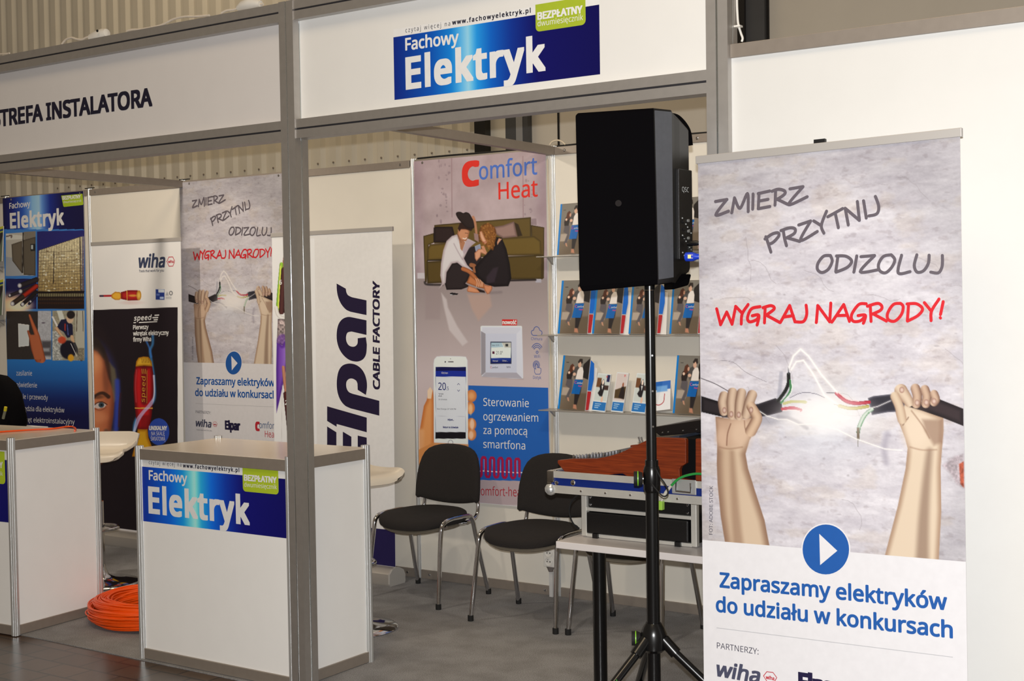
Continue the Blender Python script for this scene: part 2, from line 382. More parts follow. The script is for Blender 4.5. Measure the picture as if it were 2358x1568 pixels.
def carpet_mat():
    m = bpy.data.materials.new('grey_needle_felt'); m.use_nodes = True; nt = m.node_tree; b = nt.nodes['Principled BSDF']
    tc = nt.nodes.new('ShaderNodeTexCoord'); n1 = nt.nodes.new('ShaderNodeTexNoise'); n2 = nt.nodes.new('ShaderNodeTexNoise'); r1 = nt.nodes.new('ShaderNodeValToRGB'); r2 = nt.nodes.new('ShaderNodeValToRGB'); mx = nt.nodes.new('ShaderNodeMix'); bp = nt.nodes.new('ShaderNodeBump')
    n1.inputs['Scale'].default_value = 260; n1.inputs['Detail'].default_value = 3; n2.inputs['Scale'].default_value = 7; n2.inputs['Detail'].default_value = 5
    r1.color_ramp.elements[0].color = (*lin((98, 97, 98)), 1); r1.color_ramp.elements[1].color = (*lin((170, 170, 172)), 1); r1.color_ramp.elements[0].position = .3; r1.color_ramp.elements[1].position = .7
    r2.color_ramp.elements[0].color = (.80, .79, .78, 1); r2.color_ramp.elements[1].color = (1, 1, 1, 1); r2.color_ramp.elements[0].position = .35; r2.color_ramp.elements[1].position = .62
    mx.data_type = 'RGBA'; mx.blend_type = 'MULTIPLY'; mx.inputs[0].default_value = 1.0; bp.inputs['Strength'].default_value = 0.3; bp.inputs['Distance'].default_value = 0.004
    for n in (n1, n2): nt.links.new(tc.outputs['Object'], n.inputs['Vector'])
    nt.links.new(n1.outputs['Fac'], r1.inputs[0]); nt.links.new(n2.outputs['Fac'], r2.inputs[0]); nt.links.new(r1.outputs[0], mx.inputs[6]); nt.links.new(r2.outputs[0], mx.inputs[7])
    nt.links.new(mx.outputs[2], b.inputs['Base Color']); nt.links.new(n1.outputs['Fac'], bp.inputs['Height']); nt.links.new(bp.outputs['Normal'], b.inputs['Normal'])
    b.inputs['Roughness'].default_value = 0.95; return m
tag(MB().box(-17, 4, -2, 10.1, -0.1, -0.004).build('floor', tile_floor()), kind='structure')
cpt = MB().box(-13, 3, 4.13, 9.4, -0.004, 0.0).build('booth_carpet', carpet_mat())
tag(cpt, 'grey speckled felt carpet laid under the booths up to the tiled aisle', 'carpet')

HALLW = mk('beige_sheet_metal', (222, 217, 204), 0.5, noise=0.05, nscale=2)
hb = MB(); x = -17.0; prof = []
while x < -7.06:
    prof += [(x, 10.0), (x + 0.086, 10.0), (x + 0.120, 10.04), (x + 0.172, 10.04)]; x += 0.207
prof.append((-7.05, 10.0))
for (xa, ya), (xb, yb) in zip(prof[:-1], prof[1:]):
    hb.add([(xa, ya, -0.05), (xb, yb, -0.05), (xb, yb, 7), (xa, ya, 7)], [(0, 1, 2, 3)])
hb.add([(-17, 10.08, -.05), (-7.05, 10.08, -.05), (-7.05, 10.08, 7), (-17, 10.08, 7)], [(0, 1, 2, 3)])
wall_back = tag(hb.build('wall_back', HALLW, recalc=False), kind='structure')
sc = MB()
for k in range(18, 48):
    sc.lathe([(0.011, 0), (0.011, 0.006), (0.004, 0.009)], (-17 + 0.207 * k + 0.052, 10.0, 3.08), 8, Matrix.Rotation(R(90), 4, 'X'))
sc.build('screw', ALUD, wall_back)
MB().box(-9.33, -9.318, 9.99, 10.0, 0, 7).build('sheet_joint', mk('joint_shadow', (70, 60, 46), .7), wall_back)
DOORP = mk('pale_door_panel', (222, 216, 205), 0.45, noise=0.03, nscale=3)
door = tag(MB().box(-6.478, 3.0, 9.97, 10.06, 0, 7).build('door_1', DOORP), kind='structure')
STEEL = mk('dark_grey_steel', (88, 90, 94), 0.35, 0.3, noise=0.08, nscale=4)
DKST = mk('black_door_post', (22, 20, 20), 0.4)
for nm, xa, xb, ya, yb, m in (('post', -7.05, -6.93, 9.88, 10.06, DKST), ('side_sheet', -6.93, -6.718, 9.97, 10.06, HALLW), ('post', -6.718, -6.478, 9.90, 10.06, STEEL),
                              ('joint', -6.203, -6.185, 9.962, 9.972, DKST), ('post', -4.47, -4.372, 9.88, 9.98, DKST), ('post', -4.372, -4.215, 9.91, 9.98, STEEL), ('joint', -4.215, -4.195, 9.955, 9.972, DKST)):
    MB().box(xa, xb, ya, yb, 0, 7).build(nm, m, door)
MB().box(-6.60, -6.53, 9.895, 9.902, 0, 7).build('bright_strip', mk('bright_steel', (170, 172, 176), .3, .4), door)

# ================================================================== booth structure
def octpost(mb, x, y, z0, z1, r=0.021):
    ring = []
    for k in range(8):
        a = R(45 * k); cx, cy = x + .0142 * math.cos(a), y + .0142 * math.sin(a)
        for e in (-82, -58, -32, -10, 10, 32, 58, 82): ring.append((cx + .0066 * math.cos(a + R(e)), cy + .0066 * math.sin(a + R(e))))
        ring.append((x + .0105 * math.cos(a + R(22.5)), y + .0105 * math.sin(a + R(22.5))))
    return mb.hexa([(a, b, z0) for a, b in ring], [(a, b, z1) for a, b in ring])
POSTM = mk('bright_aluminium_post', (222, 224, 224), 0.28, 0.7)

PX = [-9.90, -8.905, -7.92, -6.935, -5.93, -4.925, -3.93, -2.95, -1.96, -0.97]
pw = thing('partition_wall', (-5.4, YB + 0.02, 0), 'long cream rear partition of eight panels between octagonal aluminium posts', 'partition wall')
for x in PX: octpost(MB(), x, YB + 0.012, 0, 2.53).build('post', POSTM, pw, smooth=50)
for a, b in zip(PX[:-1], PX[1:]):
    MB().box(a + .012, b - .012, YB, YB + 0.006, 0.045, 2.485).build('panel', PANELB, pw)
    for nm, z0, z1 in (('top_rail', 2.478, 2.522), ('bottom_rail', 0.0, 0.052)):
        rl = MB().box(a + .02, b - .02, YB - 0.012, YB + 0.024, z0, z1).build(nm, ALUD, pw, bevel=0.002)
        bt = MB()
        for xx in (a + 0.085, b - 0.085): bt.lathe([(0.008, 0), (0.008, 0.002), (0.004, 0.003)], (xx, YB - 0.012, (z0 + z1) / 2), 10, Matrix.Rotation(R(90), 4, 'X'))
        bt.build('bolt', CHROME, rl)

def maxima(mb, x, y, z0, z1, s=0.08, g=0.007):
    """square post with a slot down the middle of each face; x, y is its front left corner"""
    h = s / 2; ring = []
    for (ox, oy), (dx, dy), (nx, ny) in (((0, 0), (1, 0), (0, 1)), ((s, 0), (0, 1), (-1, 0)), ((s, s), (-1, 0), (0, -1)), ((0, s), (0, -1), (1, 0))):
        for t, dep in ((0, 0), (h - g / 2, 0), (h - g / 2, g), (h + g / 2, g), (h + g / 2, 0)): ring.append((x + ox + dx * t + nx * dep, y + oy + dy * t + ny * dep))
    n = len(ring); tr = tessellate_polygon([[Vector((a, b, 0)) for a, b in ring]])
    mb.add([(a, b, z0) for a, b in ring] + [(a, b, z1) for a, b in ring], [tuple(t) for t in tr] + [tuple(i + n for i in t) for t in tr] + [(i, (i + 1) % n, n + (i + 1) % n, n + i) for i in range(n)])
    return mb
def column(x, y, z1, label):
    t = thing('booth_column', (x + .04, y + .04, 0), label, 'column')
    maxima(MB(), x, y, 0, z1).build('profile', ALU, t)
    for px_, py_ in ((x + .04, y + .003), (x + .077, y + .04), (x + .04, y + .077), (x + .003, y + .04)):
        MB().cyl((px_, py_, 0.003), (px_, py_, z1 - .003), 0.0034, 8).build('slot_glint_rod', GLINT, t, smooth=50)  # rounded rod added in each slot so the flash draws a bright line
    return t
YF = 4.12
column(-3.95, YF, 2.95, 'tall square aluminium column standing in front of the right counter')
column(-1.965, YF, 2.95, 'tall square aluminium column between the loudspeaker and the white wall')
column(-6.93, YF, 2.95, 'square aluminium column carrying the far end of the left fascia')
def railslot(mb, x0, x1, y0, z0, z1):
    zc = (z0 + z1) / 2; g = 0.004
    return mb.box(x0, x1, y0, y0 + .07, z0, zc - g).box(x0, x1, y0, y0 + .07, zc + g, z1).box(x0, x1, y0 + .008, y0 + .062, zc - g, zc + g)
def fascia(x0, x1, label, mat):
    t = thing('fascia_board', ((x0 + x1) / 2, YF + .04, 2.37), label, 'fascia')
    for nm, z0, z1 in (('bottom_rail', 2.37, 2.45), ('top_rail', 2.868, 2.948)):
        rl = railslot(MB(), x0, x1, YF + .005, z0, z1).build(nm, ALU, t)
        MB().box(x0, x1, YF + .0125, YF + .013, (z0 + z1) / 2 - .0042, (z0 + z1) / 2 + .0042).build('rail_slot', GROOVE, rl)
    MB().box(x0, x1, YF + .042, YF + .052, 2.45, 2.868).build('panel', mat, t)
    return t
FR = fascia(-3.87, -1.965, 'white fascia board carrying a blue magazine sign above the loudspeaker', PANELW)
FL = fascia(-6.85, -3.95, 'grey-white fascia board lettered STREFA INSTALATORA over the left booth', mk('fascia_grey_white', (220, 216, 214), .5, noise=.015, nscale=8))
for x, lab in ((-3.93, 'aluminium cross beam running back above the tall heating banner'), (-6.935, 'aluminium cross beam running back to the wall under the lettered fascia')):
    y0 = 4.2 if x > -5 else 4.2
    bmo = MB().box(x - .02, x + .02, y0, YB - .01, 2.478, 2.525).build('cross_beam', ALUD, bevel=0.002); tag(bmo, lab, 'beam')
# white front wall on the right
fwl = thing('partition_wall', (-0.9, YF + .04, 0), 'bright white front partition behind the large roll-up at the right', 'partition wall')
for a, b in ((-1.885, -0.885), (-0.885, 0.115)):
    MB().box(a, b - .02, YF + .03, YF + .045, 0.05, 2.485).build('panel', mk('front_wall_white', (220, 219, 216), .5, noise=.015, nscale=8), fwl)
    MB().box(a, b - .02, YF + .018, YF + .062, 2.482, 2.528).build('top_rail', ALUD, fwl, bevel=.002)
    MB().box(a, b - .02, YF + .018, YF + .062, 0.0, 0.05).build('bottom_rail', ALUD, fwl, bevel=.002)
    octpost(MB(), b, YF + .04, 0, 2.53).build('post', POSTM, fwl, smooth=50)

# ---- lettering on the fascia and the blue sign
def inkset(wb):
    k = '%d' % wb[0]
    return dict(navy=ink('navy' + k, (16, 14, 82), wb), white=ink('white' + k, wb, wb), green=ink('green' + k, (150, 164, 34), wb), dark=ink('dark' + k, (24, 22, 40), wb), grey=ink('grey' + k, (84, 84, 108), wb))
def sign_art(x0, y0, x1, y1):
    """blue band: navy ends, cyan glow with a pale line left of the middle"""
    def f(c):
        u = c.U; st = np.array([0, .08, .2, .3, .345, .385, .40, .43, .5, .6, .72, 1.0])
        cs = np.array([(14, 40, 128), (12, 60, 150), (10, 84, 178), (20, 130, 212), (84, 178, 232), (150, 210, 240), (110, 196, 238), (36, 150, 224), (14, 96, 190), (14, 50, 140), (16, 16, 92), (14, 12, 78)], float)
        c.c = np.stack([np.interp(u, st, cs[:, i]) for i in range(3)], 1)
    return f
def mag_sign(sh, par, wb, q, url=None, urlb=None, fach=None, elek=None, badge=None, bez=None, dwu=None, step=0.006, strip=True):
    I = inkset(wb); I['green'] = ink('badge_green', (168, 184, 46), wb) if wb[0] > 220 else I['green']; (u0, v0), (u1, v1) = sh.uv(*q[0]), sh.uv(*q[1])
    if strip: MB().add([sh.at(u0, v0, .0003), sh.at(u1, v0, .0003), sh.at(u1, v0 + (v0 - v1) * .125, .0003), sh.at(u0, v0 + (v0 - v1) * .125, .0003)], [(0, 1, 2, 3)]).build('address_strip', I['white'], par, recalc=False)
    def art(c): c.U = (c.A - u0) / (u1 - u0); sign_art(0, 0, 0, 0)(c)
    sh.paint('blue_sign', u0, u1, v0, v1, step, art, wb, par, rough=0.3)
    w = MB(); sh.text(w, 'Fachowy', *fach, bold=.04); sh.text(w, 'Elektryk', *elek, bold=.06, spacing=1.09); w.build('sign_lettering', I['white'], par, recalc=False)
    g = MB(); (a0, b0), (a1, b1) = sh.uv(*badge[0]), sh.uv(*badge[1]); r = (a1 - a0) * .08; out = [(a0, b0), (a1, b0)]
    out += [(a1 - r + r * math.cos(t), b1 + r - r * math.sin(t)) for t in np.linspace(0, math.pi / 2, 5)] + [(a0 + r - r * math.sin(t), b1 + r - r * math.cos(t)) for t in np.linspace(0, math.pi / 2, 5)]
    g.add([sh.at(a, b, .0008) for a, b in out], [tuple(range(len(out)))]); bd = g.build('green_badge', I['green'], par, recalc=False)
    w = MB(); sh.text(w, 'BEZPŁATNY', *bez, bold=.07, lift=.0014); sh.text(w, 'dwumiesięcznik', *dwu, lift=.0014); w.build('badge_lettering', I['white'], bd, recalc=False)
    if url:
        d = MB(); sh.text(d, 'czytaj więcej na', *url, spacing=1.35); sh.text(d, 'www.fachowyelektryk.pl', *urlb, spacing=1.3, bold=.05); d.build('address_lettering', I['dark'], par, recalc=False)

shF = Sheet((-3.87, YF + .042, 2.868), (1, 0, 0), (0, 0, 1))
mag_sign(shF, FR, (232, 228, 220), [(906, 86), (1382, 171)], ((934, 75), (1037, 59), 10), ((1042, 57), (1222, 29), 10), ((934.5, 115.7), (1056, 99), 27), ((938, 203.5), (1253, 160), 68.5),
         [(1233, 11), (1349, 56.5)], ((1239, 45.5), (1341, 29.5), 16), ((1238.5, 61), (1343, 46), 13))
shL = Sheet((-6.85, YF + .042, 2.868), (1, 0, 0), (0, 0, 1))
d = MB(); shL.text(d, 'STREFA INSTALATORA', (-14, 292.2), (349.5, 242.8), 35.5, bold=.065); d.build('fascia_lettering', ink('fascia_black', (22, 18, 32), (190, 178, 170)), FL, recalc=False)

# ================================================================== counters
CTOP = mk('beige_counter_top', (234, 222, 206), 0.22, noise=0.02, nscale=5)
def counter(x0, x1, y0, y1, loc, rz, label):
    t = thing('reception_counter', loc, label, 'counter', rz=rz); WMt = WM[t.name]
    W_ = lambda p: tuple(WMt @ Vector(p))
    def part(mb, nm, m, **k): mb.v = [W_(p) for p in mb.v]; return mb.build(nm, m, t, **k)
    for x in (x0 + .021, x1 - .021):
        for y in (y0 + .021, y1 - .021): part(octpost(MB(), x, y, 0, 1.012), 'post', POSTM, smooth=50)
    part(MB().box(x0 + .012, x1 - .012, y0 + .012, y1 - .012, .985, 1.0), 'worktop', CTOP)
    for nm, a, b, c, d in (('front', x0 + .03, x1 - .03, y0 + .008, y0 + .034), ('right', x1 - .034, x1 - .008, y0 + .03, y1 - .03), ('left', x0 + .008, x0 + .034, y0 + .03, y1 - .03), ('back', x0 + .03, x1 - .03, y1 - .034, y1 - .008)):
        part(MB().box(a, b, c, d, 0.948, 0.998), 'top_rail', ALUD, bevel=.002)
        part(MB().box(a, b, c, d, 0.002, 0.05), 'bottom_rail', ALUD, bevel=.002)
        k = .010
        part(MB().box(a + (k if nm == 'left' else -.01 if nm in('front','back') else k), b - (k if nm == 'right' else -.01 if nm in('front','back') else k), c + (k if nm == 'front' else -.01 if nm in('left','right') else k), d - (k if nm == 'back' else -.01 if nm in('left','right') else k), .045, .953), 'panel', mk('counter_white', (244, 243, 241), .5, noise=.015, nscale=8))
    return t
RC = counter(-4.967, -3.956, 4.14, 4.684, (0, 0, 0), 0, 'white counter with a blue magazine sign in the middle of the picture')
# move the counter's origin to its own base
def rebase(t, loc):
    d = Vector(loc) - t.location
    for c in t.children:
        if c.data.users == 1: c.data.transform(Matrix.Translation(-d))
        for g in c.children: g.data.transform(Matrix.Translation(-d))
    t.location = loc; WM[t.name] = Matrix.Translation(Vector(loc))
    for c in t.children:
        WM[c.name] = WM[t.name]
        for g in c.children: WM[g.name] = WM[t.name]
shC = Sheet((-4.95, 4.158, 0.948), (1, 0, 0), (0, 0, 1))
mag_sign(shC, RC, (197, 191, 180), [(325, 1074), (663, 1240)], ((343, 1068.5), (418, 1074.6), 8.5), ((422, 1076), (551, 1087), 8.5), ((343.7, 1104), (431, 1112), 21), ((345, 1179.5), (573, 1206.5), 57),
         [(558.4, 1070), (642, 1139)], ((563, 1106), (637, 1112), 13), ((563, 1120.4), (638, 1126.5), 10))
rebase(RC, (-4.46, 4.41, 0))
LR = R(4.0)
LC = counter(-1.01, 0, 0, 0.60, (-5.832, 4.085, 0), LR, 'white counter at the left edge with an orange cable lying on top')
cl, sl = math.cos(LR), math.sin(LR)
shK = Sheet((-5.832 + .018 * -sl - 1.0 * cl, 4.085 + .018 * cl - 1.0 * sl, 0.948), (cl, sl, 0), (0, 0, 1))
ax = lambda u, v: tuple(float(q) for q in proj(shK.at(u, v)))
# the same sign, mostly outside the frame: only its badge end shows
e0, e1 = .02, .985
mag_sign(shK, LC, (190, 182, 170), [ax(e0, -.05), ax(e1, -.37)], (ax(.07, -.035), ax(.29, -.035), 8), (ax(.30, -.035), ax(.68, -.035), 8), (ax(.07, -.125), ax(.33, -.125), 20), (ax(.07, -.285), ax(.74, -.285), 55),
         [ax(.69, -.008), ax(.935, -.175)], (ax(.705, -.092), ax(.918, -.092), 13), (ax(.705, -.132), ax(.918, -.132), 9))

# ================================================================== printed artwork
def zp(ox, oy, k, ky=None): return lambda *q: [(ox + x * k, oy + y * (ky or k)) for x, y in q]

# ---- the electricians' contest picture: two fists tearing a cable before a concrete wall
KF = 1 / 3.0154
HANDW = {  # hand-lettered strokes, in the lettering's own frame
 'grey': [[(205, 555), (285, 541)], [(283, 541), (207, 648), (296, 622)], [(318, 633), (337, 530)], [(337, 530), (375, 602), (427, 500), (432, 625)], [(466, 503), (463, 608)],
   [(582, 482), (502, 500)], [(507, 498), (502, 605)], [(502, 605), (583, 590)], [(505, 552), (570, 540)], [(622, 482), (618, 580)], [(597, 484), (640, 470), (682, 480), (686, 502), (645, 533), (622, 540)], [(635, 540), (705, 574)],
   [(722, 467), (813, 452)], [(813, 452), (712, 577), (842, 522)],
   [(555, 800), (575, 860), (590, 906)], [(549, 815), (600, 780), (640, 773), (643, 797), (605, 838), (578, 850)], [(675, 752), (684, 810), (698, 862)], [(660, 757), (718, 738), (757, 745), (750, 778), (688, 812)], [(700, 806), (790, 832)],
   [(783, 718), (866, 690)], [(866, 690), (795, 825), (912, 763)], [(887, 690), (938, 722)], [(976, 622), (940, 720), (958, 775)], [(985, 661), (1088, 604)], [(1036, 636), (1058, 737)],
   [(1105, 602), (1127, 718)], [(1105, 602), (1204, 686)], [(1190, 555), (1204, 686)], [(1233, 550), (1252, 670)], [(1315, 520), (1338, 590), (1325, 640), (1270, 655)],
   [(1003, 930), (955, 935), (916, 985), (914, 1028), (945, 1048), (988, 1025), (1015, 970), (1003, 930)], [(1055, 935), (1040, 1040)], [(1045, 933), (1110, 935), (1150, 968), (1120, 1012), (1042, 1045)], [(1186, 933), (1166, 1045)],
   [(1215, 938), (1310, 930)], [(1310, 930), (1210, 1042), (1330, 1030)], [(1425, 925), (1370, 937), (1337, 990), (1345, 1035), (1385, 1050), (1428, 1012), (1450, 960), (1425, 925)], [(1497, 928), (1473, 1050), (1556, 1042)],
   [(1603, 925), (1585, 1000), (1605, 1045), (1650, 1035), (1682, 985), (1688, 928)], [(1780, 930), (1778, 1005), (1752, 1050), (1700, 1045)]],
 'red': [[(213, 1300), (240, 1410)], [(240, 1410), (283, 1322)], [(283, 1322), (320, 1407)], [(320, 1407), (345, 1285)], [(345, 1283), (388, 1328)], [(432, 1270), (390, 1335), (384, 1405)],
   [(515, 1285), (455, 1300), (427, 1360), (442, 1390), (490, 1375), (506, 1345)], [(460, 1348), (506, 1345), (494, 1412)], [(550, 1288), (545, 1397)], [(535, 1292), (590, 1278), (613, 1300), (552, 1347)], [(560, 1345), (652, 1395)],
   [(655, 1395), (720, 1277)], [(720, 1277), (757, 1390)], [(680, 1357), (745, 1347)], [(834, 1275), (838, 1340), (815, 1388), (760, 1390)], [(905, 1395), (915, 1277)], [(915, 1277), (998, 1390)], [(998, 1390), (1006, 1260)],
   [(1013, 1392), (1095, 1270)], [(1095, 1270), (1135, 1387)], [(1045, 1347), (1118, 1345)], [(1252, 1265), (1200, 1270), (1150, 1340), (1160, 1385), (1210, 1383), (1246, 1348)], [(1195, 1347), (1246, 1345), (1232, 1400)],
   [(1280, 1283), (1285, 1387)], [(1260, 1282), (1330, 1262), (1360, 1282), (1350, 1310), (1293, 1337)], [(1300, 1335), (1392, 1385)], [(1490, 1262), (1440, 1270), (1400, 1330), (1405, 1375), (1450, 1385), (1495, 1340), (1508, 1285), (1490, 1262)],
   [(1545, 1275), (1537, 1382)], [(1535, 1266), (1600, 1265), (1642, 1300), (1612, 1345), (1538, 1385)], [(1655, 1257), (1700, 1312)], [(1757, 1232), (1705, 1315), (1702, 1382)], [(1786, 1250), (1767, 1340)], [(1766, 1361), (1767, 1364)]]}
SK, SKD, SKL = (206, 180, 156), (128, 98, 80), (228, 206, 184)
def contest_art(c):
    c.frame(0, 0, 1); u, v = c.A * 40, c.B * 40
    n = fbm(u * .24, v * .7, 3, 5); n2 = fbm(u * .9, v * 3.0, 9, 4); n3 = fbm(u * 4, v * 6, 21, 3)
    base = np.array([214, 209, 219.]) + (n[:, None] - .5) * np.array([44, 46, 42.]) + (n2[:, None] - .5) * 26 + (n3[:, None] - .5) * 14
    warm = sst(.52, .7, fbm(u * .22 + 7, v * .4, 31)); base -= warm[:, None] * np.array([2, 5, 11.])
    st = sst(.6, .8, fbm(u * .9, v * 1.6, 41)); base -= st[:, None] * np.array([15, 17, 18.])
    c.c = base; c.frame(1580, 780, KF)
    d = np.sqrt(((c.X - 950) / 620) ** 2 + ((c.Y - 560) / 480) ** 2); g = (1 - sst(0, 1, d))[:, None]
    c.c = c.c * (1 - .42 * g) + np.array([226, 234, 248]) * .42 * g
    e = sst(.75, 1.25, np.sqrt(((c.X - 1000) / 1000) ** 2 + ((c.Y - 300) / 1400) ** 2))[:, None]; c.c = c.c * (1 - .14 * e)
    for k in range(16):   # hairline cracks
        x, y = RNG.uniform(110, 1900), RNG.uniform(-1300, 1380); pts = [(x, y)]; a = RNG.uniform(-1, 1)
        for j in range(6): a += RNG.uniform(-.7, .7); x += 40 * math.cos(a); y += 40 * math.sin(a) + 12; pts.append((x, y))
        c.line(pts, 3.0, (150, 142, 148), a=.55, f=2.5, sm=False)
    for k in range(40):
        c.ell(RNG.uniform(110, 1900), RNG.uniform(-1300, 1380), RNG.uniform(4, 20), RNG.uniform(3, 9), (150, 144, 150), a=RNG.uniform(.2, .5), f=.5)
    c.line([(105, 275), (200, 312), (290, 362)], 5, (80, 74, 82), f=2); c.line([(105, 150), (240, 150), (330, 165), (420, 235), (560, 300)], 3, (120, 114, 122), a=.7)
    c.poly([(1780, 880), (1860, 820), (1925, 800), (1925, 1040), (1880, 1010), (1830, 930)], (168, 152, 160), f=14, tex=.4, a=.7); c.poly([(1895, 870), (1928, 850), (1930, 1035), (1905, 1010)], (170, 84, 62), f=5, tex=.4)
    c.line([(1400, 660), (1375, 760), (1390, 860)], 40, (168, 162, 178), a=.6, f=20); c.line([(640, 540), (740, 560), (840, 620)], 24, (120, 118, 132), a=.5, f=10)
    c.line([(480, 560), (600, 560), (690, 520)], 70, (140, 138, 152), a=.5, f=22); c.line([(660, 240), (650, 360), (640, 420)], 26, (160, 160, 176), a=.6, f=8)
    # forearms
    c.poly([(204, 540), (210, 640), (216, 735), (213, 860), (218, 1000), (240, 1230), (300, 1600), (610, 1600), (545, 1260), (480, 1060), (430, 900), (413, 800), (440, 705), (492, 612), (512, 540)], (214, 190, 166), f=3, edge=(150, 118, 98), ew=62, grad=((196, 168, 144), 420, 0, 220, 0))
    c.line([(318, 790), (330, 1000), (345, 1230), (362, 1420)], (30, 70), (140, 106, 86), a=.5, f=22)
    c.poly([(1434, 420), (1462, 540), (1520, 690), (1538, 760), (1524, 900), (1470, 1160), (1350, 1620), (1750, 1620), (1772, 1200), (1768, 900), (1776, 780), (1788, 640), (1786, 545), (1540, 440)], (226, 206, 184), f=3, edge=(176, 146, 124), ew=46)
    c.line([(1690, 780), (1668, 1000), (1650, 1250), (1640, 1520)], (40, 90), (118, 90, 76), a=.55, f=26)
    # cable, wires, arc
    c.poly([(105, 398), (170, 418), (260, 445), (260, 545), (170, 525), (105, 512)], (44, 38, 42), f=3, edge=(24, 20, 24), ew=30); c.line([(110, 512), (230, 540), (330, 556), (420, 560)], 7, (206, 204, 214), a=.8)
    c.poly([(230, 440), (360, 470), (500, 452), (620, 412), (665, 440), (668, 508), (560, 535), (420, 556), (250, 545)], (40, 36, 42), f=3, edge=(60, 56, 64), ew=20)
    c.poly([(1262, 412), (1300, 398), (1460, 380), (1540, 400), (1500, 505), (1400, 510), (1290, 530)], (52, 50, 60), f=3, edge=(96, 94, 108), ew=18)
    c.poly([(1540, 470), (1640, 440), (1760, 420), (1925, 486), (1926, 606), (1780, 548), (1640, 500)], (58, 46, 50), f=3, edge=(34, 26, 30), ew=40)
    c.line([(640, 430), (690, 360), (712, 300), (712, 245)], 26, (30, 30, 32), edge=(70, 74, 70)); c.line([(660, 445), (700, 400), (725, 350), (722, 290)], 14, (70, 128, 84)); c.line([(680, 430), (730, 370), (735, 310)], 5, (240, 246, 240)); c.line([(712, 245), (710, 200)], 5, (90, 96, 104))
    c.line([(680, 450), (740, 436), (830, 440)], 20, (176, 172, 84), a=.8); c.line([(670, 488), (740, 480), (795, 495)], 22, (176, 36, 56)); c.line([(672, 498), (740, 495), (790, 500)], 5, (238, 226, 226))
    c.line([(720, 410), (800, 376), (890, 380), (960, 408)], 4, (84, 82, 102)); c.line([(975, 374), (1050, 376)], 4, (60, 58, 70))
    c.line([(1045, 380), (1110, 432), (1180, 448), (1270, 440)], 26, (182, 30, 50), edge=(120, 12, 30)); c.line([(1060, 376), (1120, 420), (1200, 434)], 5, (244, 190, 190))
    c.line([(1030, 456), (1070, 464)], 5, (90, 92, 70)); c.line([(1065, 466), (1150, 484), (1262, 470)], 24, (176, 162, 70), edge=(116, 104, 40)); c.line([(1290, 490), (1240, 530), (1205, 600), (1195, 650)], 26, (196, 214, 200), edge=(66, 110, 80)); c.line([(1270, 510), (1236, 560), (1214, 610)], 6, (60, 128, 76)); c.line([(1195, 625), (1196, 690)], 20, (120, 108, 92)); c.line([(1195, 690), (1193, 748)], 6, (140, 136, 130))
    for w, a in ((34, .25), (14, .6), (6, .95)):
        c.line([(715, 200), (745, 120), (795, 72), (850, 120), (940, 250), (1050, 375)], w, (255, 250, 250), a=a, f=w * .4, sm=False); c.line([(730, 215), (765, 160), (815, 150), (880, 240), (960, 390), (1040, 450)], w, (255, 250, 250), a=a, f=w * .4, sm=False)
        c.line([(490, 490), (560, 535), (640, 560), (700, 560), (780, 595), (900, 590), (1050, 630), (1180, 695), (1380, 765), (1500, 775)], w * .4, (255, 252, 250), a=a, f=w * .3, sm=False); c.line([(1240, 490), (1330, 470), (1420, 430)], w * .4, (240, 236, 240), a=a, f=w * .3, sm=False)
    c.ell(965, 520, 260, 120, (255, 250, 250), f=.75, a=.85)
    # palms and fingers
    c.poly([(214, 560), (480, 540), (490, 590), (430, 690), (370, 750), (250, 752), (224, 700)], (196, 162, 140), f=26, a=.8); c.ell(380, 660, 70, 100, (224, 196, 172), f=.6, a=.7); c.ell(248, 690, 40, 70, (220, 188, 164), f=.6, a=.6); c.line([(232, 752), (300, 764), (390, 752)], 9, (150, 114, 94), f=7, a=.6)
    c.line([(310, 590), (288, 660), (282, 740)], 7, (120, 82, 66), a=.8, f=4); c.line([(405, 570), (412, 630), (445, 670)], 6, (136, 98, 80), a=.7, f=4)
    for pts, w in (([(262, 395), (252, 440), (262, 505)], 62), ([(322, 372), (314, 440), (318, 530)], 66), ([(385, 376), (372, 450), (368, 535)], 66), ([(458, 390), (440, 440), (420, 520)], 70)):
        c.line(pts, w, (212, 186, 164), f=3, edge=(132, 102, 86), hi=.12)
    c.line([(452, 470), (480, 520), (490, 560), (450, 640)], (66, 80), (216, 186, 160), f=3, edge=(140, 106, 88), hi=.1)
    for q in ((266, 497), (314, 524), (366, 528), (452, 494)): c.ell(q[0], q[1], 15, 22, (212, 184, 172), edge=(160, 122, 108), f=.15)
    c.ell(1600, 640, 90, 120, (234, 214, 194), f=.6, a=.8); c.line([(1556, 752), (1640, 772), (1740, 770)], 8, (156, 122, 102), f=7, a=.6)
    c.poly([(1640, 560), (1780, 560), (1778, 720), (1720, 740), (1660, 640)], (140, 108, 92), f=18, a=.6); c.line([(1565, 500), (1640, 600), (1690, 690)], 9, (146, 112, 92), a=.6, f=6); c.line([(1545, 545), (1505, 600)], 7, (120, 88, 72), a=.8)
    for pts, w in (([(1592, 345), (1606, 400), (1598, 450)], 66), ([(1658, 352), (1672, 400), (1664, 450)], 62), ([(1722, 384), (1734, 420), (1722, 440)], 58)):
        c.line(pts, w, (208, 178, 156), f=3, edge=(128, 96, 82), hi=-.1)
    c.line([(1492, 360), (1535, 420), (1548, 445)], (92, 56), (224, 202, 180), f=3, edge=(160, 128, 108)); c.line([(1450, 400), (1480, 470), (1500, 560)], 64, (222, 200, 176), f=6, edge=(180, 148, 126))
    for q in ((1604, 444), (1668, 442), (1722, 434), (1498, 355)): c.ell(q[0], q[1], 18, 22, (220, 194, 182), edge=(172, 134, 120), f=.15)

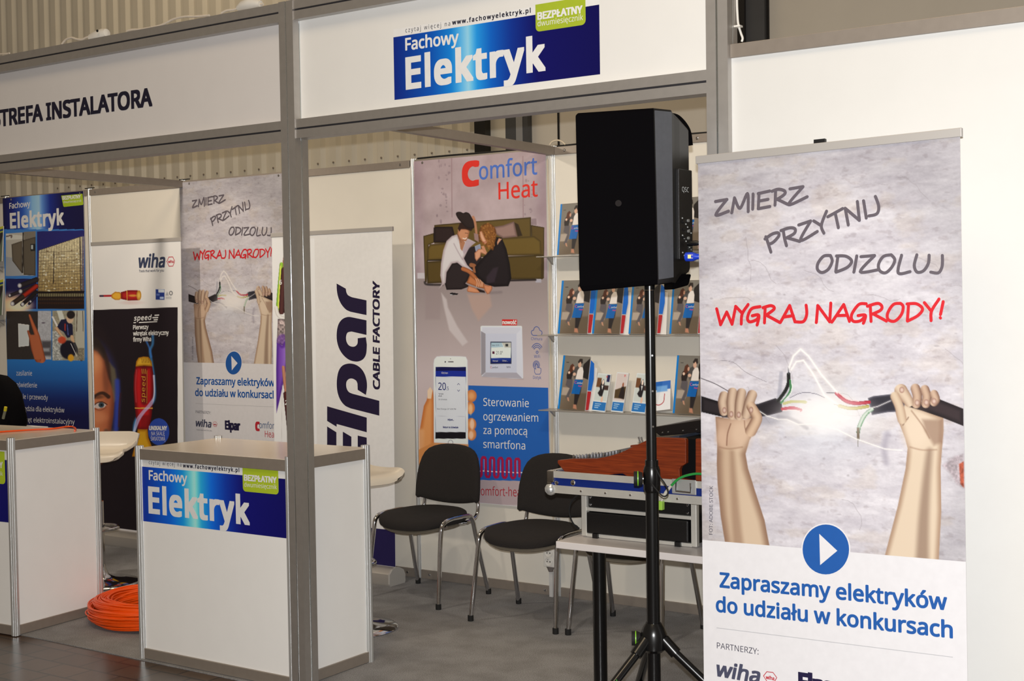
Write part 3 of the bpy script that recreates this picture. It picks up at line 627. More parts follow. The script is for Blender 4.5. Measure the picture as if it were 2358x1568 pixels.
class ScaledSheet(Sheet):
    """the same artwork, hung elsewhere: art positions are taken from the first print"""
    def __init__(s, O, u, w, src, da, db): super().__init__(O, u, w); s.src, s.da, s.db = src, da, db
    def uv(s, px, py): a, b = s.src.uv(px, py); return a + s.da, b + s.db
    def artpx(s, A, B): return s.src.artpx(A - s.da, B - s.db)
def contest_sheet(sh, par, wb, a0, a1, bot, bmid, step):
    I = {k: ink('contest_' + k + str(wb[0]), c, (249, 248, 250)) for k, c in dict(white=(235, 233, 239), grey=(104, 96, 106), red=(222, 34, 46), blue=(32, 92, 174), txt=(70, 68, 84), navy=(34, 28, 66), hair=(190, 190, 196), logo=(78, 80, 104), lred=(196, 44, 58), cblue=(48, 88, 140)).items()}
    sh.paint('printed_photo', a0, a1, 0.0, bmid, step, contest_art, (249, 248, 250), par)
    MB().add([sh.at(a0, bmid, .0004), sh.at(a1, bmid, .0004), sh.at(a1, bot, .0004), sh.at(a0, bot, .0004)], [(3, 2, 1, 0)]).build('white_foot', I['white'], par, recalc=False)
    z = lambda p: [(1580 + x * KF, 280 + y * KF) for x, y in p]
    for col, nm in (('grey', 'grey_slogan'), ('red', 'red_slogan')):
        w = MB()
        for st in HANDW[col]: sh.stroke(w, z(st), 7.2, lift=.0008)
        w.build(nm, I[col], par, recalc=False)
    w = MB(); sh.disc(w, (1902, 1265), 56.5, 60.5, .0008); b = w.build('button_rim', I['white'], par, recalc=False)
    w = MB(); sh.disc(w, (1902, 1265), 53.5, 57.5, .0012); w.build('button_disc', I['blue'], b, recalc=False)
    w = MB(); sh.poly(w, [(1887, 1229), (1928.5, 1268), (1889, 1301)], .0016); w.build('play_arrow', I['white'], b, recalc=False)
    w = MB(); sh.text(w, 'Zapraszamy elektryków', (1658.5, 1351.5), (2180, 1404), 33, bold=.045); w.build('invitation_lettering', I['blue'], par, recalc=False); w = MB(); sh.text(w, 'do udziału w konkursach', (1650, 1407.5), (2193, 1468.5), 33, bold=.045); w.build('invitation_lettering', I['blue'], par, recalc=False)
    w = MB(); sh.stroke(w, [(1651, 1445.5), (2194, 1513)], 1.2, sm=False); w.build('hairline', I['hair'], par, recalc=False)
    w = MB(); sh.text(w, 'PARTNERZY:', (1651, 1492.5), (1747, 1507), 13.5)
    w.build('caption', I['txt'], par, recalc=False); w = MB(); sh.text(w, 'FOT: ADOBE STOCK', (1641, 1231), (1642, 1119), 8, updir=(-1, 0))
    w.build('photo_credit', I['txt'], par, recalc=False)
    w = MB(); sh.text(w, 'wiha', (1652, 1556), (1750, 1573), 33, bold=.05, shear=.2); w.build('tool_logo', I['logo'], par, recalc=False); w = MB(); sh.text(w, 'Tools that work for you', (1654, 1577), (1752, 1592), 6); w.build('tool_motto', I['logo'], par, recalc=False)
    w = MB(); hx = [(1758.5, 1556), (1766, 1546.5), (1780, 1548), (1789, 1560), (1782, 1572), (1767, 1570)]; sh.stroke(w, hx, 1.6, sm=False, closed=True); sh.text(w, 'wiha', (1764, 1563), (1783, 1566), 8, bold=.05); w.build('hexagon_mark', I['lred'], par, recalc=False)
    w = MB(); sh.text(w, 'Elpar', (1842, 1590), (1938, 1606), 40, bold=.09); w.build('cable_logo', I['navy'], par, recalc=False)
    w = MB(); sh.text(w, 'omfort', (2072, 1610), (2190, 1627), 33); w.build('heat_logo_word', I['cblue'], par, recalc=False)
    w = MB(); sh.text(w, 'C', (2048, 1618), (2070, 1621), 40, bold=.12); w.build('heat_logo_initial', I['lred'], par, recalc=False); w = MB(); sh.text(w, 'Heat', (2110, 1660), (2190, 1672), 33); w.build('heat_logo_red', I['lred'], par, recalc=False)

def rollup(O, u, w, wid, label, cat, name, topbar=True, bar_h=.022, foot_top=None, bar_mat=None):
    """stand, cassette, pole, top bar and backing sheet; O is the sheet's top left corner"""
    O, u, w = map(lambda q: np.asarray(q, float), (O, u, w)); n = np.cross(u, w); H = (O[2] - .10) / w[2]
    bl = O - w * H; c = bl + u * wid / 2
    t = thing(name, (c[0], c[1], 0), label, cat)
    P = lambda a, b, k: tuple(O + u * a + w * b + n * k)
    hx = lambda a0, a1, b0, b1, k0, k1: MB().hexa([P(a0, b0, k0), P(a1, b0, k0), P(a1, b1, k0), P(a0, b1, k0)], [P(a0, b0, k1), P(a1, b0, k1), P(a1, b1, k1), P(a0, b1, k1)])
    hx(0, wid, -H - .01, 0, -.0012, 0).build('banner_sheet', mk('white_banner_film', (222, 220, 222), .5), t)
    hx(-.006, wid + .006, -.004, bar_h, -.010, .006).build('top_bar', mk('satin_top_bar', (186, 182, 178), .5, .4), t, bevel=.002)
    # cassette on the floor
    b0 = bl.copy(); b0[2] = 0; prof = [(-.075, .012), (-.07, .0), (.06, .0), (.068, .014), (.066, .07), (.04, .095), (.004, .104), (-.02, .1), (-.06, .08), (-.075, .05)]
    nh = np.array([n[0], n[1], 0]); nh /= np.linalg.norm(nh); uh = np.array([u[0], u[1], 0]); uh /= np.linalg.norm(uh)
    cs = MB().prism(prof, lambda a, b, h: tuple(b0 + nh * a + uh * h + np.array([0, 0, b])), .0, wid).build('base_cassette', mk('satin_cassette', (196, 190, 182), .35, .5), t, smooth=35)
    for h0, h1 in ((-.012, 0), (wid, wid + .012)):
        ec = MB(); ec.prism([(a * 1.03, b * 1.02) for a, b in prof], lambda a, b, h: tuple(b0 + nh * a + uh * h + np.array([0, 0, b])), h0, h1)
        ec.build('end_cap', mk('grey_end_cap', (176, 172, 166), .5), t)
    bp = b0 - nh * .03 + uh * wid / 2; MB().cyl((*bp[:2], .09), tuple(np.array(P(wid / 2, -.01, -.02))), .008, 8).build('support_pole', ALUD, t, smooth=40)
    return t, Sheet(O, u, w)
def frame_of(yaw, lean, roll):
    cy, sy = math.cos(yaw), math.sin(yaw); u = np.array([cy, sy, 0.]); n = np.array([sy, -cy, 0.]); w = np.array([0, 0, 1.])
    w = w * math.cos(lean) - n * math.sin(lean); return u * math.cos(roll) + w * math.sin(roll), w * math.cos(roll) - u * math.sin(roll)

uF, wF = frame_of(-.032, .036, .020)
ZF, shZ = rollup((-1.909, 3.933, 2.114), uF, wF, .85, 'large roll-up banner in front at right, two fists holding a torn cable', 'banner', 'roll_up_banner')
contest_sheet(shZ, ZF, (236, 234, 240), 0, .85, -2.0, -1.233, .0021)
k = shZ.uv(1887, 330); MB().hexa([tuple(shZ.at(k[0] - .018, .0, e)) for e in (-.012, .002)] + [tuple(shZ.at(k[0] + .018, .0, e)) for e in (.002, -.012)], [tuple(shZ.at(k[0] - .018, .034, e)) for e in (-.012, .002)] + [tuple(shZ.at(k[0] + .018, .034, e)) for e in (.002, -.012)]).build('pole_clip', BLACK, ZF)

def hung(name, x0, x1, z1, z0, label, y=YB - .0135):
    t = thing(name, ((x0 + x1) / 2, y, z0), label, 'banner')
    MB().box(x0, x1, y, y + .001, z0, z1).build('banner_sheet', mk('white_banner_film', (222, 220, 222), .5), t)
    return t, Sheet((x0, y, z1), (1, 0, 0), (0, 0, 1))
ZB, shb = hung('hanging_banner', -6.945, -5.955, 2.512, .52, 'smaller print of the torn cable poster, hung on the rear wall')
shZB = ScaledSheet((-6.945, YB - .0135, 2.512), (1, 0, 0), (0, 0, 1), shZ, .061, 0)
contest_sheet(shZB, ZB, (206, 196, 192), 0, .99, -1.992, -1.233, .0034)

# ---- the magazine's own tall banner on the left of the rear wall
WBF = (208, 196, 190)
MG, shM = hung('hanging_banner', -8.925, -7.965, 2.515, .52, 'dark blue tall banner with a photo collage and white lettering on the rear wall')
def mag_art(c):
    c.frame(0, 530, .204); X, Y = c.X, c.Y     # frame of the collage
    u = (c.A / .96); st = [0, .1, .25, .38, .46, .5, .6, .75, 1]; cs = np.array([(14, 14, 60), (18, 26, 96), (40, 76, 160), (130, 168, 210), (150, 180, 214), (90, 130, 190), (24, 40, 120), (18, 16, 62), (18, 14, 54)], float)
    c.c = np.stack([np.interp(u, st, cs[:, i]) for i in range(3)], 1)
    low = Y > 1440; t = np.clip((Y - 1460) / 640, 0, 1); q = np.stack([np.interp(t, [0, .35, .7, 1], [38, 30, 16, 12]), np.interp(t, [0, .35, .7, 1], [108, 84, 34, 14]), np.interp(t, [0, .35, .7, 1], [178, 150, 92, 60])], 1)
    mid = (Y > -10) & (Y < 1475); c.c[mid] = (58, 112, 178); c.c[low] = q[low]
    S_ = c
    # switch cabinets
    S_.poly([(66, 38), (402, 14), (402, 512), (66, 516)], (176, 164, 152), f=2); S_.poly([(66, 300), (140, 310), (270, 512), (66, 516)], (152, 148, 150), f=3); S_.poly([(270, 20), (402, 12), (402, 90), (270, 110)], (120, 108, 96)); S_.poly([(66, 42), (250, 60), (250, 100), (66, 110)], (200, 190, 178)); S_.line([(75, 70), (130, 60), (128, 82)], 16, (110, 90, 84))
    S_.poly([(130, 160), (250, 120), (250, 490), (140, 345)], (98, 84, 70), edge=(74, 62, 52), ew=20); S_.poly([(256, 115), (402, 75), (402, 512), (268, 505)], (90, 78, 66), edge=(66, 56, 48), ew=20); S_.line([(262, 30), (256, 480)], 12, (34, 26, 24), sm=False); S_.rect(345, 155, 400, 235, (34, 32, 32)); S_.rect(352, 168, 374, 215, (170, 170, 166))
    # glowing office building
    S_.poly([(418, 14), (955, 0), (950, 885), (425, 888)], (36, 34, 96), f=2); S_.poly([(440, 230), (905, 75), (950, 70), (950, 690), (430, 700)], (196, 176, 140), f=2, tex=.25, grad=((150, 122, 76), 0, 180, 0, 720))
    for k in range(15): S_.line([(430, 250 + k * 33), (950, 235 + k * 32)], 4, (74, 58, 46), a=.75, sm=False, f=1.5)
    for k in range(17): S_.line([(440 + k * 31, 700), (470 + k * 28.5, 225 - k * 9)], 3, (84, 66, 52), a=.75, sm=False, f=1.5)
    for k in range(90):
        x, y = RNG.uniform(440, 930), RNG.uniform(220, 680); S_.rect(x, y, x + RNG.uniform(8, 24), y + RNG.uniform(8, 18), (236, 226, 204) if k % 3 else (110, 84, 60), a=.7, f=2)
    S_.line([(610, 240), (605, 600)], 9, (44, 34, 34), sm=False); S_.line([(905, 80), (915, 690)], 9, (44, 34, 40), sm=False); S_.line([(440, 228), (905, 75)], 6, (70, 56, 50), sm=False)
    S_.rect(925, 40, 955, 690, (52, 46, 96), a=.5); S_.rect(425, 690, 950, 888, (34, 22, 22)); S_.line([(430, 700), (950, 692)], 14, (18, 12, 16), sm=False)
    for k in range(26): x = 435 + k * 20; S_.rect(x, 715, x + 11, 748, (170, 158, 112), a=.8, f=3); S_.rect(x, 770, x + 9, 790, (96, 72, 44), a=.7, f=3); S_.rect(x, 815, x + 7, 832, (104, 56, 26), a=.6, f=4)
    # power cables
    S_.rect(66, 548, 412, 890, (26, 24, 72)); S_.ell(130, 850, 190, 120, (226, 178, 140), f=.6); S_.ell(215, 850, 120, 60, (246, 214, 180), f=.7)
    for p0, p1, w, col in (((235, 625), (410, 560), 60, (44, 36, 40)), ((250, 690), (410, 630), 52, (58, 40, 44)), ((110, 740), (330, 650), 40, (50, 40, 46)), ((230, 770), (400, 640), 64, (176, 38, 22)), ((150, 825), (250, 755), 58, (60, 44, 34)), ((250, 840), (410, 700), 44, (30, 22, 24)), ((330, 830), (410, 740), 30, (34, 30, 56))): S_.line([p0, p1], w, col, edge=(14, 10, 20), sm=False)
    for x, y, r in ((222, 625, 24), (232, 690, 22), (140, 830, 24), (255, 836, 20), (310, 850, 12), (345, 805, 12), (110, 735, 14)): S_.ell(x, y, r, r * 1.1, (220, 214, 216), edge=(140, 130, 136), f=.2)
    # hand at a switch
    S_.rect(72, 915, 430, 1458, (50, 42, 40), tex=.06); S_.rect(428, 912, 578, 1458, (172, 166, 170), tex=.12); S_.rect(470, 1250, 580, 1420, (60, 54, 58), f=20, a=.85); S_.rect(470, 1330, 560, 1370, (150, 146, 150), f=16); S_.ell(490, 1046, 20, 8, (96, 84, 96), f=.5)
    S_.poly([(205, 1052), (328, 1070), (328, 1305), (210, 1318)], (196, 192, 190), f=2, edge=(220, 218, 214), ew=14); S_.line([(210, 1058), (328, 1072)], 6, (232, 230, 226), sm=False)
    S_.line([(335, 960), (370, 1060), (415, 1180), (440, 1300), (470, 1455)], (22, 90), (188, 98, 60), f=3, edge=(124, 56, 34)); S_.line([(318, 1140), (350, 1230), (380, 1350), (430, 1458)], (22, 70), (164, 82, 52), f=3, edge=(110, 50, 32)); S_.poly([(330, 1180), (430, 1180), (500, 1458), (390, 1458)], (176, 92, 58), f=10)
    # cable worker
    S_.rect(592, 908, 955, 1470, (150, 138, 118), tex=.2); S_.poly([(640, 908), (700, 908), (760, 1100), (700, 1100)], (206, 200, 188), f=6); S_.rect(850, 908, 955, 1350, (176, 166, 150), f=6); S_.line([(870, 915), (865, 1140)], 9, (90, 70, 60)); S_.line([(935, 915), (938, 1140)], 7, (70, 56, 50)); S_.line([(595, 980), (650, 1090)], 20, (222, 216, 206))
    S_.rect(592, 1140, 700, 1465, (168, 162, 156), f=8, tex=.5); S_.poly([(690, 1010), (760, 1000), (820, 1070), (825, 1200), (760, 1215), (720, 1150), (640, 1100)], (28, 26, 52), f=4); S_.ell(790, 1000, 40, 52, (206, 168, 138), f=.12); S_.ell(800, 955, 46, 46, (36, 28, 28), f=.15); S_.line([(640, 1110), (690, 1180), (740, 1230)], (40, 26), (206, 164, 128), edge=(150, 110, 84)); S_.line([(812, 1200), (830, 1290)], 34, (200, 156, 120)); S_.line([(735, 1060), (735, 1130)], 12, (170, 48, 36)); S_.line([(760, 1070), (770, 1180)], 9, (80, 90, 150))
    S_.ell(770, 1350, 90, 105, (24, 20, 34), f=.12); S_.ell(700, 1240, 46, 40, (196, 62, 34), f=.25, a=.9); S_.line([(840, 1280), (890, 1400), (920, 1465)], 30, (60, 56, 58)); S_.line([(800, 1280), (865, 1420)], 6, (220, 216, 214)); S_.ell(800, 1440, 34, 40, (214, 150, 40), f=.25); S_.rect(880, 1330, 950, 1468, (130, 118, 100), f=8, tex=.4)
shM_par = MG
shM.paint('printed_collage', 0, .96, 0, -1.995, .0038, mag_art, WBF, MG)
I = inkset(WBF)
w = MB(); shM.text(w, 'Fachowy', (22, 480.5), (69.6, 475), 12.5, bold=.035); shM.text(w, 'Elektryk', (24.7, 525), (146.5, 516.5), 33, bold=.06, spacing=1.08); w.build('sign_lettering', I['white'], MG, recalc=False)
b = MB(); shM.poly(b, [(141, 450.5), (190, 446), (192, 470), (190, 472), (148, 476.5), (146, 475)]); b = b.build('green_badge', I['green'], MG, recalc=False)
w = MB(); shM.text(w, 'BEZPŁATNY', (144.5, 460), (186, 456.5), 8, bold=.06, lift=.0014); shM.text(w, 'dwumiesięcznik', (146.5, 468), (188, 464.5), 5.5, lift=.0014); w.build('badge_lettering', I['white'], b, recalc=False)
for s_, p0, p1, h in (('zasilanie', (38, 864.5), (74, 864.8), 11), ('oświetlenie', (38, 891), (85.5, 892.5), 11), ('kable i przewody', (38, 917.5), (110.5, 921), 11), ('narzędzia dla elektryków', (38, 945), (148.5, 950), 11), ('osprzęt elektroinstalacyjny', (38, 970.5), (172, 977), 11)):
    w = MB(); shM.text(w, s_, p0, p1, h); w.build('list_lettering', I['white'], MG, recalc=False)

# ---- the screwdriver maker's roll-up
WBW = (224, 208, 190)
uW, wW = frame_of(0.0, .012, 0.0)
TLw = onp(212, 563, (0, 6.09, 0), np.array([0, -1., 0])); TRw = onp(416, 550, (0, 6.09, 0), np.array([0, -1., 0]))
WR, shW = rollup((TLw[0], 6.09, 2.105), uW, wW, float(TRw[0] - TLw[0]), 'white and black roll-up with a giant red and yellow screwdriver and half a face', 'banner', 'roll_up_banner')
wWid = float(TRw[0] - TLw[0])
def tool_art(c):
    c.c[:] = WBW; c.frame(0, 400, .2806)
    c.poly([(640, 1122), (1458, 1095), (1458, 4000), (640, 4000)], (30, 20, 24), f=1.5)
    # small screwdriver and certificate
    c.line([(822, 1003), (920, 1002)], 16, (176, 38, 42), sm=False); c.line([(822, 1003), (846, 1003)], 13, (52, 52, 70), sm=False)
    c.poly([(915, 990), (945, 968), (985, 972), (998, 990), (996, 1022), (980, 1036), (945, 1036), (915, 1018)], (224, 160, 48), edge=(180, 110, 24), ew=16); c.poly([(992, 972), (1050, 956), (1130, 956), (1136, 1038), (1060, 1042), (994, 1028)], (176, 34, 30), edge=(120, 18, 20), ew=26, sm=False); c.ell(1140, 998, 20, 41, (224, 168, 70), edge=(180, 116, 34)); c.line([(1042, 960), (1044, 1038)], 5, (226, 176, 60), sm=False); c.ell(1090, 1000, 34, 9, (226, 176, 60), f=.4, a=.7); c.ell(1080, 1058, 80, 14, (214, 176, 160), f=.8, a=.7)
    c.rect(1278, 948, 1350, 1034, (38, 56, 120)); c.rect(1300, 950, 1348, 974, (216, 210, 206)); c.rect(1312, 1010, 1344, 1028, (180, 186, 200)); c.rect(1284, 985, 1310, 1000, (96, 110, 160)); c.poly([(1358, 1000), (1372, 965), (1386, 1000)], (170, 160, 150)); c.ell(1403, 980, 15, 18, (90, 86, 84), f=.15); c.ell(1403, 980, 9, 11, WBW, f=.2); c.rect(1360, 1008, 1408, 1028, (170, 160, 150), a=.6, f=3)
    c.frame(200, 700, .2168)
    # half a face
    c.ell(-40, 900, 372, 760, (36, 24, 26), f=.1); c.ell(10, 960, 320, 560, (46, 50, 110), f=.2, a=.9); c.poly([(-60, 440), (60, 470), (160, 520), (230, 640), (290, 820), (300, 1000), (285, 1180), (262, 1330), (220, 1480), (160, 1700), (-60, 1750)], (206, 118, 72), f=12, edge=(120, 58, 36), ew=70, grad=((176, 88, 52), 40, 0, 300, 0))
    c.poly([(30, 340), (110, 350), (190, 470), (240, 620), (300, 700), (328, 860), (300, 960), (230, 780), (190, 600), (110, 500), (30, 470)], (44, 32, 28), f=16); c.poly([(240, 620), (300, 690), (326, 860), (330, 1010), (290, 1040), (262, 860)], (120, 104, 76), f=18, a=.7); c.line([(322, 820), (326, 1000), (320, 1180), (305, 1380)], 52, (52, 66, 150), f=20, a=.9)
    c.ell(60, 620, 90, 120, (228, 150, 96), f=.7, a=.7); c.ell(210, 760, 40, 200, (96, 50, 36), f=.6, a=.5)
    c.line([(48, 1030), (100, 968), (170, 946), (230, 985)], (20, 42), (60, 34, 24), f=9, a=.95); c.ell(100, 985, 80, 24, (70, 40, 28), f=.5, a=.6); c.ell(140, 1085, 84, 52, (178, 96, 62), f=.5, a=.7)
    c.poly([(62, 1092), (110, 1052), (165, 1044), (208, 1070), (185, 1098), (120, 1112)], (206, 178, 160), f=4); c.ell(154, 1072, 30, 28, (56, 70, 74), f=.15); c.ell(156, 1072, 12, 12, (14, 14, 16)); c.line([(60, 1092), (110, 1050), (165, 1040), (214, 1068)], 9, (66, 32, 22), f=4); c.line([(70, 1105), (140, 1130), (205, 1098)], 6, (130, 62, 40), f=4)
    c.line([(45, 1240), (70, 1280), (60, 1330)], 26, (128, 56, 34), a=.7, f=10); c.ell(120, 1200, 90, 60, (222, 136, 88), f=.6, a=.6); c.line([(205, 1350), (190, 1420), (210, 1500)], 44, (96, 70, 56), a=.8, f=16); c.ell(265, 1420, 50, 80, (110, 84, 66), f=.5, a=.7); c.line([(360, 950), (345, 1100), (340, 1300)], 18, (64, 26, 24), f=8, a=.7)
    # blue spark trail and the big screwdriver
    c.line([(700, 330), (700, 420), (672, 500), (690, 620), (715, 800), (718, 1000), (660, 1090), (560, 1170), (510, 1260), (500, 1380), (515, 1480)], 26, (70, 140, 190), f=12, a=.75); c.line([(635, 400), (665, 470), (685, 560)], 18, (60, 120, 190), f=10, a=.8)
    c.poly([(520, 660), (500, 760), (496, 900), (505, 1040), (520, 1180), (540, 1335), (660, 1335), (690, 1180), (702, 1040), (712, 900), (710, 760), (694, 660)], (200, 26, 28), f=3, edge=(110, 8, 14), ew=50); c.line([(610, 690), (606, 860), (612, 1040)], 66, (104, 22, 22), a=.75, f=16, sm=False); c.rect(570, 1180, 660, 1330, (120, 14, 18), f=14, a=.6); c.line([(528, 700), (516, 860), (524, 1040)], 12, (232, 96, 90), f=8, a=.5)
    c.poly([(518, 664), (525, 610), (550, 570), (600, 558), (655, 562), (688, 610), (697, 662), (606, 655)], (220, 160, 40), f=3, edge=(170, 104, 16), ew=26)
    for k in range(6): c.line([(585 + k * 17, 580), (590 + k * 17, 625)], 6, (142, 92, 22), sm=False)
    c.line([(515, 1106), (695, 1106)], 13, (230, 156, 60), sm=False); c.poly([(540, 1330), (645, 1330), (655, 1420), (690, 1510), (710, 1620), (480, 1620), (510, 1500), (528, 1420)], (226, 160, 30), f=3, edge=(176, 104, 12), ew=40)
    for dx in (-16, 0, 14): c.line([(712 + dx * .3, 760), (716, 960), (680 + dx, 1060), (600 + dx, 1150), (545 + dx, 1230), (505 + dx * .5, 1350)], 12, (214, 206, 236), f=6, a=.75)
    c.ell(764, 1356, 112, 142, (46, 72, 152), f=.015)
shW.paint('printed_picture', 0, wWid, 0, -1.99, .0036, tool_art, WBW, WR)
K = {k: ink('tool_' + k, q, WBW) for k, q in dict(white=WBW, slate=(56, 60, 78), red=(186, 48, 58), gold=(214, 150, 48)).items()}
w = MB(); shW.text(w, 'wiha', (320.5, 616), (380, 614.8), 29, bold=.05, shear=.18); w.build('tool_logo', K['slate'], WR, recalc=False)
w = MB(); shW.stroke(w, [(384.5, 602), (389, 592), (398, 591.5), (402.5, 601.5), (398.5, 612.5), (389.5, 613)], 1.4, sm=False, closed=True); shW.text(w, 'wiha', (387.5, 605.5), (400, 605), 6, bold=.06); w.build('hexagon_mark', K['red'], WR, recalc=False)
w = MB(); shW.text(w, 'Tools that work for you', (320.5, 627), (377.5, 625.3), 5.6, bold=.03); w.build('tool_motto', K['slate'], WR, recalc=False)
w = MB(); shW.text(w, 'speed', (309, 738), (349.5, 736), 11, bold=.04, shear=.2, spacing=1.1)
for y0, x0, x1 in ((725.5, 357, 366), (731, 352, 364), (736, 355, 363)): shW.stroke(w, [(x0, y0 + .5), (x1, y0)], 2.4, sm=False)
shW.stroke(w, [(308.5, 743), (313, 742.8)], 1.8, sm=False); shW.stroke(w, [(321, 742.6), (362, 740.6)], 1.8, sm=False); w.build('model_lettering', K['white'], WR, recalc=False)
for s_, p0, p1 in (('Pierwszy', (307, 758.5), (342, 757.2)), ('wkrętak elektryczny', (307, 772.5), (388.6, 770.5)), ('firmy Wiha', (307, 786.5), (348, 785.3))):
    w = MB(); shW.text(w, s_, p0, p1, 9.5, bold=.045); w.build('slogan_lettering', K['white'], WR, recalc=False)
for s_, p0, p1, b_ in (('UNIKALNY', (344, 990), (384.3, 990.5), .08), ('NA SKALĘ', (348.5, 1002.4), (379.3, 1002.4), 0), ('ŚWIATOWĄ', (347.4, 1014.4), (380.6, 1014.8), 0)):
    w = MB(); shW.text(w, s_, p0, p1, 9, bold=b_); w.build('badge_lettering', K['white'], WR, recalc=False)
w = MB(); shW.text(w, 'speed', (333.5, 926), (335.5, 866), 9, updir=(-1, 0), shear=.1, spacing=1.1); shW.stroke(w, [(338.5, 928), (339, 853)], 1.0, sm=False)
for x in (327, 331, 335): shW.stroke(w, [(x, 850), (x + 1, 860)], 1.5, sm=False)
w.build('handle_lettering', K['gold'], WR, recalc=False)

# ---- the cable factory's wide roll-up
WBE = (214, 204, 186)
uE, wE = frame_of(0.0, .012, 0.0)
TLe = onp(626, 547, (0, 6.05, 0), np.array([0, -1., 0])); TRe = onp(902.5, 522, (0, 6.05, 0), np.array([0, -1., 0])); eW = float(TRe[0] - TLe[0])
ER, shE = rollup((TLe[0], 6.05, 2.095), uE, wE, eW, 'wide white roll-up with huge dark letters running upwards behind the right counter', 'banner', 'roll_up_banner', bar_mat=ALUD)
def core_art(c):
    c.c[:] = WBE; c.frame(615, 530, .319)
    c.rect(-40, 60, 420, 2500, (232, 226, 214), f=10, a=.4)
    c.line([(140, 90), (118, 240), (112, 330)], 14, (168, 112, 84), edge=(120, 70, 50), sm=False); c.line([(170, 80), (135, 250), (128, 300)], 24, (196, 142, 112), edge=(140, 88, 66), sm=False); c.line([(220, 60), (180, 260)], 26, (186, 130, 100), edge=(130, 80, 60), sm=False)
    c.line([(104, 245), (88, 420), (76, 575)], 26, (150, 190, 56), edge=(96, 130, 30), sm=False); c.line([(98, 260), (82, 560)], 7, (226, 214, 80), sm=False)
    for x in (122, 160, 200, 240): c.line([(x, 285), (x - 12, 450), (x - 18, 590)], 38, (84, 46, 40), edge=(46, 22, 22), sm=False)
    c.line([(66, 560), (80, 610), (120, 635), (220, 640)], 26, (222, 212, 194), edge=(190, 178, 158)); c.poly([(78, 640), (200, 645), (180, 800), (110, 830), (70, 820)], (160, 140, 128), tex=.7, edge=(110, 92, 86), ew=18)
    c.poly([(70, 810), (110, 835), (150, 760), (152, 740), (200, 720), (140, 1000), (90, 1230), (68, 1320), (66, 1000)], (112, 62, 150), f=3, edge=(76, 36, 120), ew=26, grad=((150, 110, 180), 80, 1000, 150, 1000)); c.ell(112, 800, 42, 50, (96, 48, 136), f=.2, a=.6)
    c.line([(118, 990), (128, 1100), (140, 1180)], 24, (190, 128, 96), edge=(136, 84, 60), sm=False); c.line([(150, 1000), (165, 1180)], 22, (196, 140, 108), edge=(140, 90, 66), sm=False); c.line([(132, 1180), (150, 1330), (168, 1500), (185, 1700)], (30, 40), (84, 38, 34), edge=(40, 14, 16), sm=False); c.line([(175, 1170), (200, 1500)], 44, (96, 46, 40), edge=(50, 20, 20), sm=False); c.line([(110, 1120), (104, 1560)], 2, (180, 170, 156), sm=False)
shE.paint('printed_cables', 0, .36, 0, -1.99, .0035, core_art, WBE, ER)
w = MB(); w.add([shE.at(.36, 0, .0004), shE.at(eW, 0, .0004), shE.at(eW, -1.99, .0004), shE.at(.36, -1.99, .0004)], [(3, 2, 1, 0)]); w.build('white_print', ink('film' , WBE, WBE), ER, recalc=False)
DKE = ink('factory_navy', (30, 20, 44), WBE)
ze = lambda pts: [(715 + x * .2807, 600 + y * .2807) for x, y in pts]
sp = lambda pts: [tuple(q) for q in spline(pts, 4)]
LET = [[(215, 188), (290, 230)] + sp([(290, 230), (296, 262), (310, 285), (342, 301)]) + [(460, 326), (460, 447)] + sp([(330, 420), (290, 400), (252, 355), (228, 300), (217, 245), (215, 190)]),
  [(460, 490), (460, 610)] + sp([(338, 582), (306, 590), (293, 620), (295, 660), (312, 692), (340, 706), (368, 702), (386, 680), (388, 637)]) + [(455, 629)] + sp([(463, 690), (458, 760), (440, 800), (410, 822), (370, 828), (320, 815), (275, 780), (240, 730), (220, 670), (215, 610), (222, 550), (240, 505), (270, 475), (310, 462), (345, 466)]),
  [(565, 1150), (565, 1272)] + sp([(330, 1212), (285, 1190), (250, 1150), (228, 1100), (217, 1040), (218, 970), (232, 905), (262, 862), (310, 845), (360, 850), (405, 875), (440, 920), (460, 980), (464, 1040), (455, 1102)]) + [(388, 1060)] + sp([(386, 1010), (375, 985), (345, 968), (318, 970), (298, 990), (293, 1020), (300, 1055), (318, 1080), (348, 1093)]),
  [(137, 1195), (462, 1288), (462, 1408), (215, 1340), (215, 1363), (137, 1315)],
  [(137, 1360), (213, 1408), (213, 1700), (266, 1715), (266, 1403), (336, 1445), (336, 1732), (388, 1745), (388, 1435), (462, 1452), (462, 1850), (137, 1760)]]
for L_ in LET: w = MB(); shE.poly(w, ze(L_), .0009); w.build('giant_letter', DKE, ER, recalc=False)
w = MB(); shE.text(w, 'CABLE FACTORY', (874.3, 895.5), (873.5, 647), 14.5, bold=.07, updir=(-1, 0), shear=.12); w.build('factory_lettering', DKE, ER, recalc=False)
w = MB(); a0, b0 = shE.uv(760, 1205); w.add([shE.at(.36, b0, .0009), shE.at(eW, b0, .0009), shE.at(eW, -1.99, .0009), shE.at(.36, -1.99, .0009)], [(3, 2, 1, 0)]); w.build('navy_foot', ink('factory_foot', (30, 22, 60), WBE), ER, recalc=False)
for s_, q, dx in (('6', (643.5, 655), 8), ('2', (657, 932), 8), ('2', (663, 1008), 8)): w = MB(); shE.text(w, s_, q, (q[0] + 5.5, q[1] - .2), 10, bold=.05); w.build('core_number', ink('core_white', WBE, WBE), ER, recalc=False)

